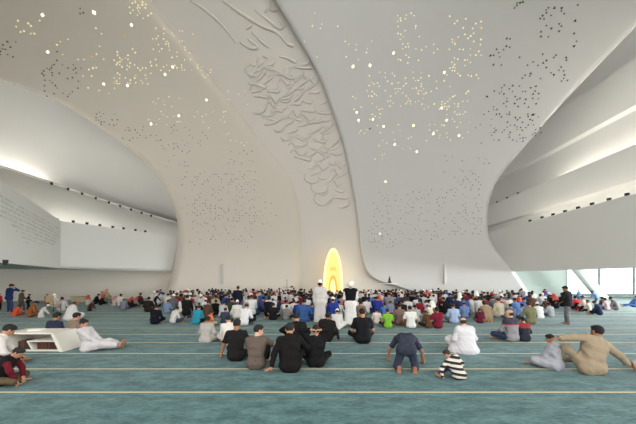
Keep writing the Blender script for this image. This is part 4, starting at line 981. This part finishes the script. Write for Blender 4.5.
 (634, 296, 307, 'recline', 80, 'long', (70, 100, 156), (60, 86, 140), 'short', 'black', 'mid', 'person in blue denim reclining at the right photo edge'),
]
taken = []
for (px, yt, yb, pose, yaw, tk, tc, lc, hr, hc, sk, lab) in MID:
    o = person(px, yt, yb, pose, R(yaw), tk, tc, lc, hr, hc, sk, lab, extra='vest' if 'vest and' in lab else None)
    taken.append((o.location.x, o.location.y))

# two people on chairs in the left group
def chair(px, yb, yaw, label):
    d = 537.7 / (yb - HY); root = empty('chair', ((px - CX) / F_PX * d, d, 0), yaw); tag(root, label, 'chair')
    m = mat('chair_beige', (178, 152, 118), .6); mm = mat('chair_metal', (110, 108, 106), .4, metal=.6)
    b = MB(); b.box(-.22, -.2, .42, .22, .24, .46); b.build('seat', m, root, bevel=.01)
    b = MB(); b.box(-.23, -.25, .55, .23, -.21, .95); b.build('backrest', m, root, bevel=.015)
    for sx in (-1, 1):
        b = MB(); b.tube([(sx * .2, -.23, .9), (sx * .2, -.2, .45), (sx * .21, -.26, 0)], .015, 6); b.build('leg', mm, root, True)
        b = MB(); b.tube([(sx * .2, .2, .45), (sx * .21, .24, 0)], .015, 6); b.build('leg', mm, root, True)
    return root
ch = chair(53.5, 312, 0, 'beige chair seen from behind, nearer of two chairs at left')
person(53.5, 294, 312, 'chair', 0, 'thobe', (206, 198, 190), None, 'ghutra', 'white', 'mid', 'man in white head scarf sitting on the nearer beige chair', dz=0)
ch2 = chair(106, 303.5, R(-20), 'beige chair with red-scarved man beside the left wall')
person(106, 289, 303.5, 'chair', R(-20), 'long', (178, 160, 130), (206, 200, 190), 'ghutra', 'check', 'mid', 'man in pink checked head scarf sitting on the chair by the wall')

# ------------------------------------------------------------------ the crowd: whole figures in one mesh each, hair, clothes and skin as materials
def merged(pose, topk, hair, trousers):
    key = ('merged', pose, topk, hair, trousers)
    if key in CACHE: return CACHE[key]
    parts = [('body', ''), ('top', topk)] + ([('legs', '')] if trousers else []) + ([('hair', hair)] if hair else [])
    vs, fs, mi = [], [], []; n = 0
    for i, (w, k) in enumerate(parts):
        _, V, Q = component(pose, w, k, .03)
        vs.append(V); fs.append(Q + n); n += len(V); mi.append(np.full(len(Q), {'body': 0, 'top': 1, 'legs': 2, 'hair': 3}[w], np.int32))
    me = mesh_np('person', np.vstack(vs), np.vstack(fs), True)
    for q in range(4): me.materials.append(cloth((90, 90, 90)))
    me.polygons.foreach_set('material_index', np.concatenate(mi)); CACHE[key] = me
    return me
PAL = [('white', [(206, 206, 206), (190, 190, 190), (214, 212, 206)], 30), ('black', [(28, 28, 32), (38, 36, 38)], 20), ('navy', [(38, 46, 76), (34, 40, 60)], 12), ('grey', [(130, 130, 134), (96, 98, 104)], 9),
       ('blue', [(52, 84, 156), (84, 120, 176)], 8), ('maroon', [(112, 34, 50), (130, 40, 48)], 6), ('brown', [(110, 84, 64), (88, 66, 54)], 7), ('cream', [(190, 180, 158)], 6), ('red', [(150, 44, 48)], 2), ('pink', [(180, 136, 142)], 3), ('green', [(70, 110, 84)], 2)]
crng = random.Random(41)
POSEK = ['sit', 'sit', 'sit_lean', 'kneel', 'kneel_bow', 'sit_hug', 'sit_side']
ZONES = [(200, 'at the left end of the rows'), (262, 'left of the rows\' centre'), (322, 'just left of the niche'), (392, 'just right of the niche'), (465, 'right of the rows\' centre'), (999, 'at the right end of the rows')]
def zone(px): return next(z for lim, z in ZONES if px < lim)
taken.append(((287 - CX) / F_PX * 25.2 + .2, 25.2)); spots_ = []; rowd = []; d = 13.6
while d < 27.2: rowd.append(d); d += 1.04
for ri, d in enumerate(rowd):
    base_y = HY + 537.7 / d
    lo_, hi_ = (168 + max(0, 17 - d) * 5, 548 - max(0, 18 - d) * 3)
    if d > 17: lo_, hi_ = 152, 574
    if d > 21: lo_, hi_ = 158, 560
    if d > 24.5: lo_, hi_ = 170, 528
    x0, x1 = (lo_ - CX) / F_PX * d, (hi_ - CX) / F_PX * d
    x = x0 + crng.uniform(0, .4)
    while x < x1:
        xx = x + crng.uniform(-.05, .05); yy = d + crng.uniform(-.12, .12); x += crng.uniform(.64, .88) if d < 19 else crng.uniform(.64, .95)
        if crng.random() < .03: continue
        pxx = CX + xx / yy * F_PX
        if yy > D(pxx, 295) - 1.25 - (.6 if abs(pxx - 333) < 16 else 0): continue
        if any((xx - a) ** 2 + (yy - b) ** 2 < .66 ** 2 for a, b in taken): continue
        spots_.append((xx, yy))
spots_.sort(key=lambda q: q[1])
left_ = 300 - len(MID) - 22
near, far = spots_[:left_], spots_[left_:]
def choose():
    t = crng.random() * sum(w for *_, w in PAL)
    for nm, cs, w in PAL:
        t -= w
        if t <= 0: return nm, crng.choice(cs)
    return PAL[0][0], PAL[0][1][0]
def crowd_fields(xx, yy):
    nm, c = choose(); pose = crng.choice(POSEK); th = nm in ('white', 'cream', 'grey') and crng.random() < .5
    hr = 'cap' if crng.random() < (.3 if th else .08) else ('ghutra' if crng.random() < .04 else 'short')
    hc = 'white' if hr == 'cap' else (crng.choice(['red', 'white']) if hr == 'ghutra' else crng.choice(['black', 'black', 'black', 'brown']))
    return nm, c, pose, th, hr, hc, crng.choice(['mid', 'tan', 'mid', 'light', 'dark']), crng.choice([(40, 42, 50), (60, 66, 86), (90, 84, 74), (36, 36, 38)])
for xx, yy in near:
    nm, c, pose, th, hr, hc, sk, lg = crowd_fields(xx, yy)
    me = merged(pose, 'thobe' if th else 'long', hr, not th)
    o = bpy.data.objects.new('person', me); COL.objects.link(o)
    o.location = (xx, yy, 0); o.rotation_euler = (0, 0, crng.uniform(-.35, .35)); s_ = crng.uniform(.84, 1.04) if crng.random() < .88 else crng.uniform(.62, .75); o.scale = (s_, s_, s_)
    for i, m in enumerate((skin(sk), cloth(c), cloth(lg), MATS['hair_' + hc])): setmat(o, m, i)
    px = CX + xx / yy * F_PX
    depth = 'in the nearer crowd rows' if yy < 16.5 else ('in the middle crowd rows' if yy < 20 else 'in the far crowd rows')
    wear = {'cap': 'white cap', 'ghutra': 'head scarf', 'short': 'bare head'}[hr]
    lab = f'{nm}-clad sitter, {wear}, {depth} {zone(px)}'
    tag(o, lab, 'person', f'{nm} {wear} sitters {depth} {zone(px)}')
# the farthest rows beyond the first three hundred: only heads and shoulders of them can be told
if far:
    groups_ = {}; V_, F_, MI_ = [], [], []; n = 0; mats_ = []; mid_ = {}
    def mslot(m):
        if m.name not in mid_: mid_[m.name] = len(mats_); mats_.append(m)
        return mid_[m.name]
    for xx, yy in far:
        nm, c, pose, th, hr, hc, sk, lg = crowd_fields(xx, yy)
        parts = [('body', '', skin(sk)), ('top', 'thobe' if th else 'long', cloth(c))] + ([] if th else [('legs', '', cloth(lg))]) + [('hair', hr, MATS['hair_' + hc])]
        a = crng.uniform(-.35, .35); s_ = crng.uniform(.84, 1.04); ca_, sa_ = math.cos(a) * s_, math.sin(a) * s_
        for w, k, m in parts:
            _, V, Q = component(pose, w, k, .045)
            V_.append(np.stack([V[:, 0] * ca_ - V[:, 1] * sa_ + xx, V[:, 0] * sa_ + V[:, 1] * ca_ + yy, V[:, 2] * s_], 1)); F_.append(Q + n); n += len(V); MI_.append(np.full(len(Q), mslot(m), np.int32))
    me = mesh_np('crowd', np.vstack(V_), np.vstack(F_), True)
    for m in mats_: me.materials.append(m)
    me.polygons.foreach_set('material_index', np.concatenate(MI_))
    o = add('crowd', me); tag(o, 'farthest rows of the seated crowd close to the far wall', 'crowd', kind='stuff')
print('people', len(MID) + 22 + len(near), 'far', len(far))

# ------------------------------------------------------------------ white bookshelf with slanted ends, at left
sh_m = mat('shelf_white', (226, 222, 212), .5, noise=.02, nscale=3); y0, y1 = 7.32, 7.98
root = empty('bookshelf', (-6.95, 7.65, 0)); root.scale = (1, 1, .88); tag(root, 'low white bookshelf with slanted ends holding dark brown books', 'bookshelf')
def SP(name, outline, ya, yb, m=sh_m, bevel=.008):     # panel from an outline in x, z
    b = MB(); b.prism([(x + 6.95, ya - 7.65, z) for x, z in outline], (0, yb - ya, 0)); return b.build(name, m, root, bevel=bevel)
SP('top', [(-8.15, .50), (-6.83, .50), (-6.84, .55), (-8.2, .55)], y0, y1)
SP('side_panel', [(-6.89, .55), (-6.80, .55), (-6.55, 0), (-6.66, 0)], y0 - .05, y1)
SP('side_panel', [(-8.2, .55), (-8.12, .55), (-7.86, 0), (-7.95, 0)], y0, y1)
SP('bottom', [(-7.9, 0), (-6.66, 0), (-6.68, .04), (-7.92, .04)], y0, y1)
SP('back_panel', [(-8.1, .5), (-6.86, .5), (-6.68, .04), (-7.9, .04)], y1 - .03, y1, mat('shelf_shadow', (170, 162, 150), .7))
SP('shelf', [(-7.52, .28), (-6.80, .28), (-6.79, .31), (-7.53, .31)], y0 - .01, y1 - .05)
SP('divider', [(-7.54, .31), (-7.50, .31), (-7.36, .04), (-7.40, .04)], y0 - .01, y1 - .05)
brng = random.Random(8); BK = [(72, 38, 30), (88, 46, 34), (60, 32, 28), (96, 58, 40), (66, 44, 36)]
def book(x, z, w, hgt, dep, label, group, lean=0.0):
    c = brng.choice(BK); m = mat('book_%d' % BK.index(c), c, .6); r = empty('book', (x, y0 + .08, z)); r.rotation_euler = (0, lean, 0); tag(r, label, 'book', group)
    b = MB(); b.box(0, 0, 0, w, .006, hgt); b.box(0, 0, 0, .004, dep, hgt); b.box(w - .004, 0, 0, w, dep, hgt); b.build('cover', m, r)
    b = MB(); b.box(.004, .006, .005, w - .004, dep - .004, hgt - .005); b.build('pages', mat('paper', (222, 212, 190), .8), r)
x = -7.34
while x < -6.76:
    w = brng.uniform(.03, .05)
    if x + w > -6.74: break
    book(x, .042, w, brng.uniform(.19, .225), .17, 'dark brown book in the lower right compartment of the white bookshelf', 'brown books in the lower right compartment'); x += w + .003
x = -7.84
while x < -7.48:
    w = brng.uniform(.03, .05)
    if x + w > -7.46: break
    book(x, .042, w, brng.uniform(.2, .26), .17, 'dark reddish book in the left compartment of the white bookshelf', 'books in the left compartment'); x += w + .003
b = MB(); b.box(0, 0, 0, .3, .2, .035); b.box(.01, -.004, .004, .29, .01, .031)
o = b.build('book', mat('paper_white', (236, 234, 228), .6), loc=(-7.75, 7.55, .486), bevel=.004); o.rotation_euler = (0, 0, .1); tag(o, 'white book lying on top of the white bookshelf', 'book')

# low beige box by the left wall and a thin stand before the far wall
b = MB(); b.box(-.5, -.25, 0, .5, .25, .42); b.box(-.54, -.28, .42, .54, .28, .47)
o = b.build('low_cabinet', mat('cabinet_beige', (186, 170, 140), .6), loc=tuple([(80 - CX) / F_PX * 22.4, 22.4, 0]), bevel=.02); tag(o, 'low beige cabinet by the left wall beside the red head scarves', 'cabinet')
root = empty('tripod_stand', tuple([(287 - CX) / F_PX * 25.2, 25.2, 0])); tag(root, 'thin grey tripod stand with a small camera left of the niche', 'tripod')
gm = mat('stand_grey', (120, 118, 116), .5)
b = MB(); b.tube([(0, 0, .5), (0, 0, 1.75)], .025, 8); b.build('pole', gm, root, True)
for a in (0, 2.1, 4.2):
    b = MB(); b.tube([(0, 0, .6), (.4 * math.cos(a), .4 * math.sin(a), 0)], .02, 6); b.build('leg', gm, root, True)
b = MB(); b.tube([(-.35, 0, 1.1), (.7, 0, 1.05)], .02, 6); b.build('crossbar', gm, root, True)
b = MB(); b.box(.32, -.08, 1.05, .52, .1, 1.2); b.tube([(.42, -.08, 1.13), (.42, -.16, 1.13)], .045, 10); b.build('camera', dark_metal, root)
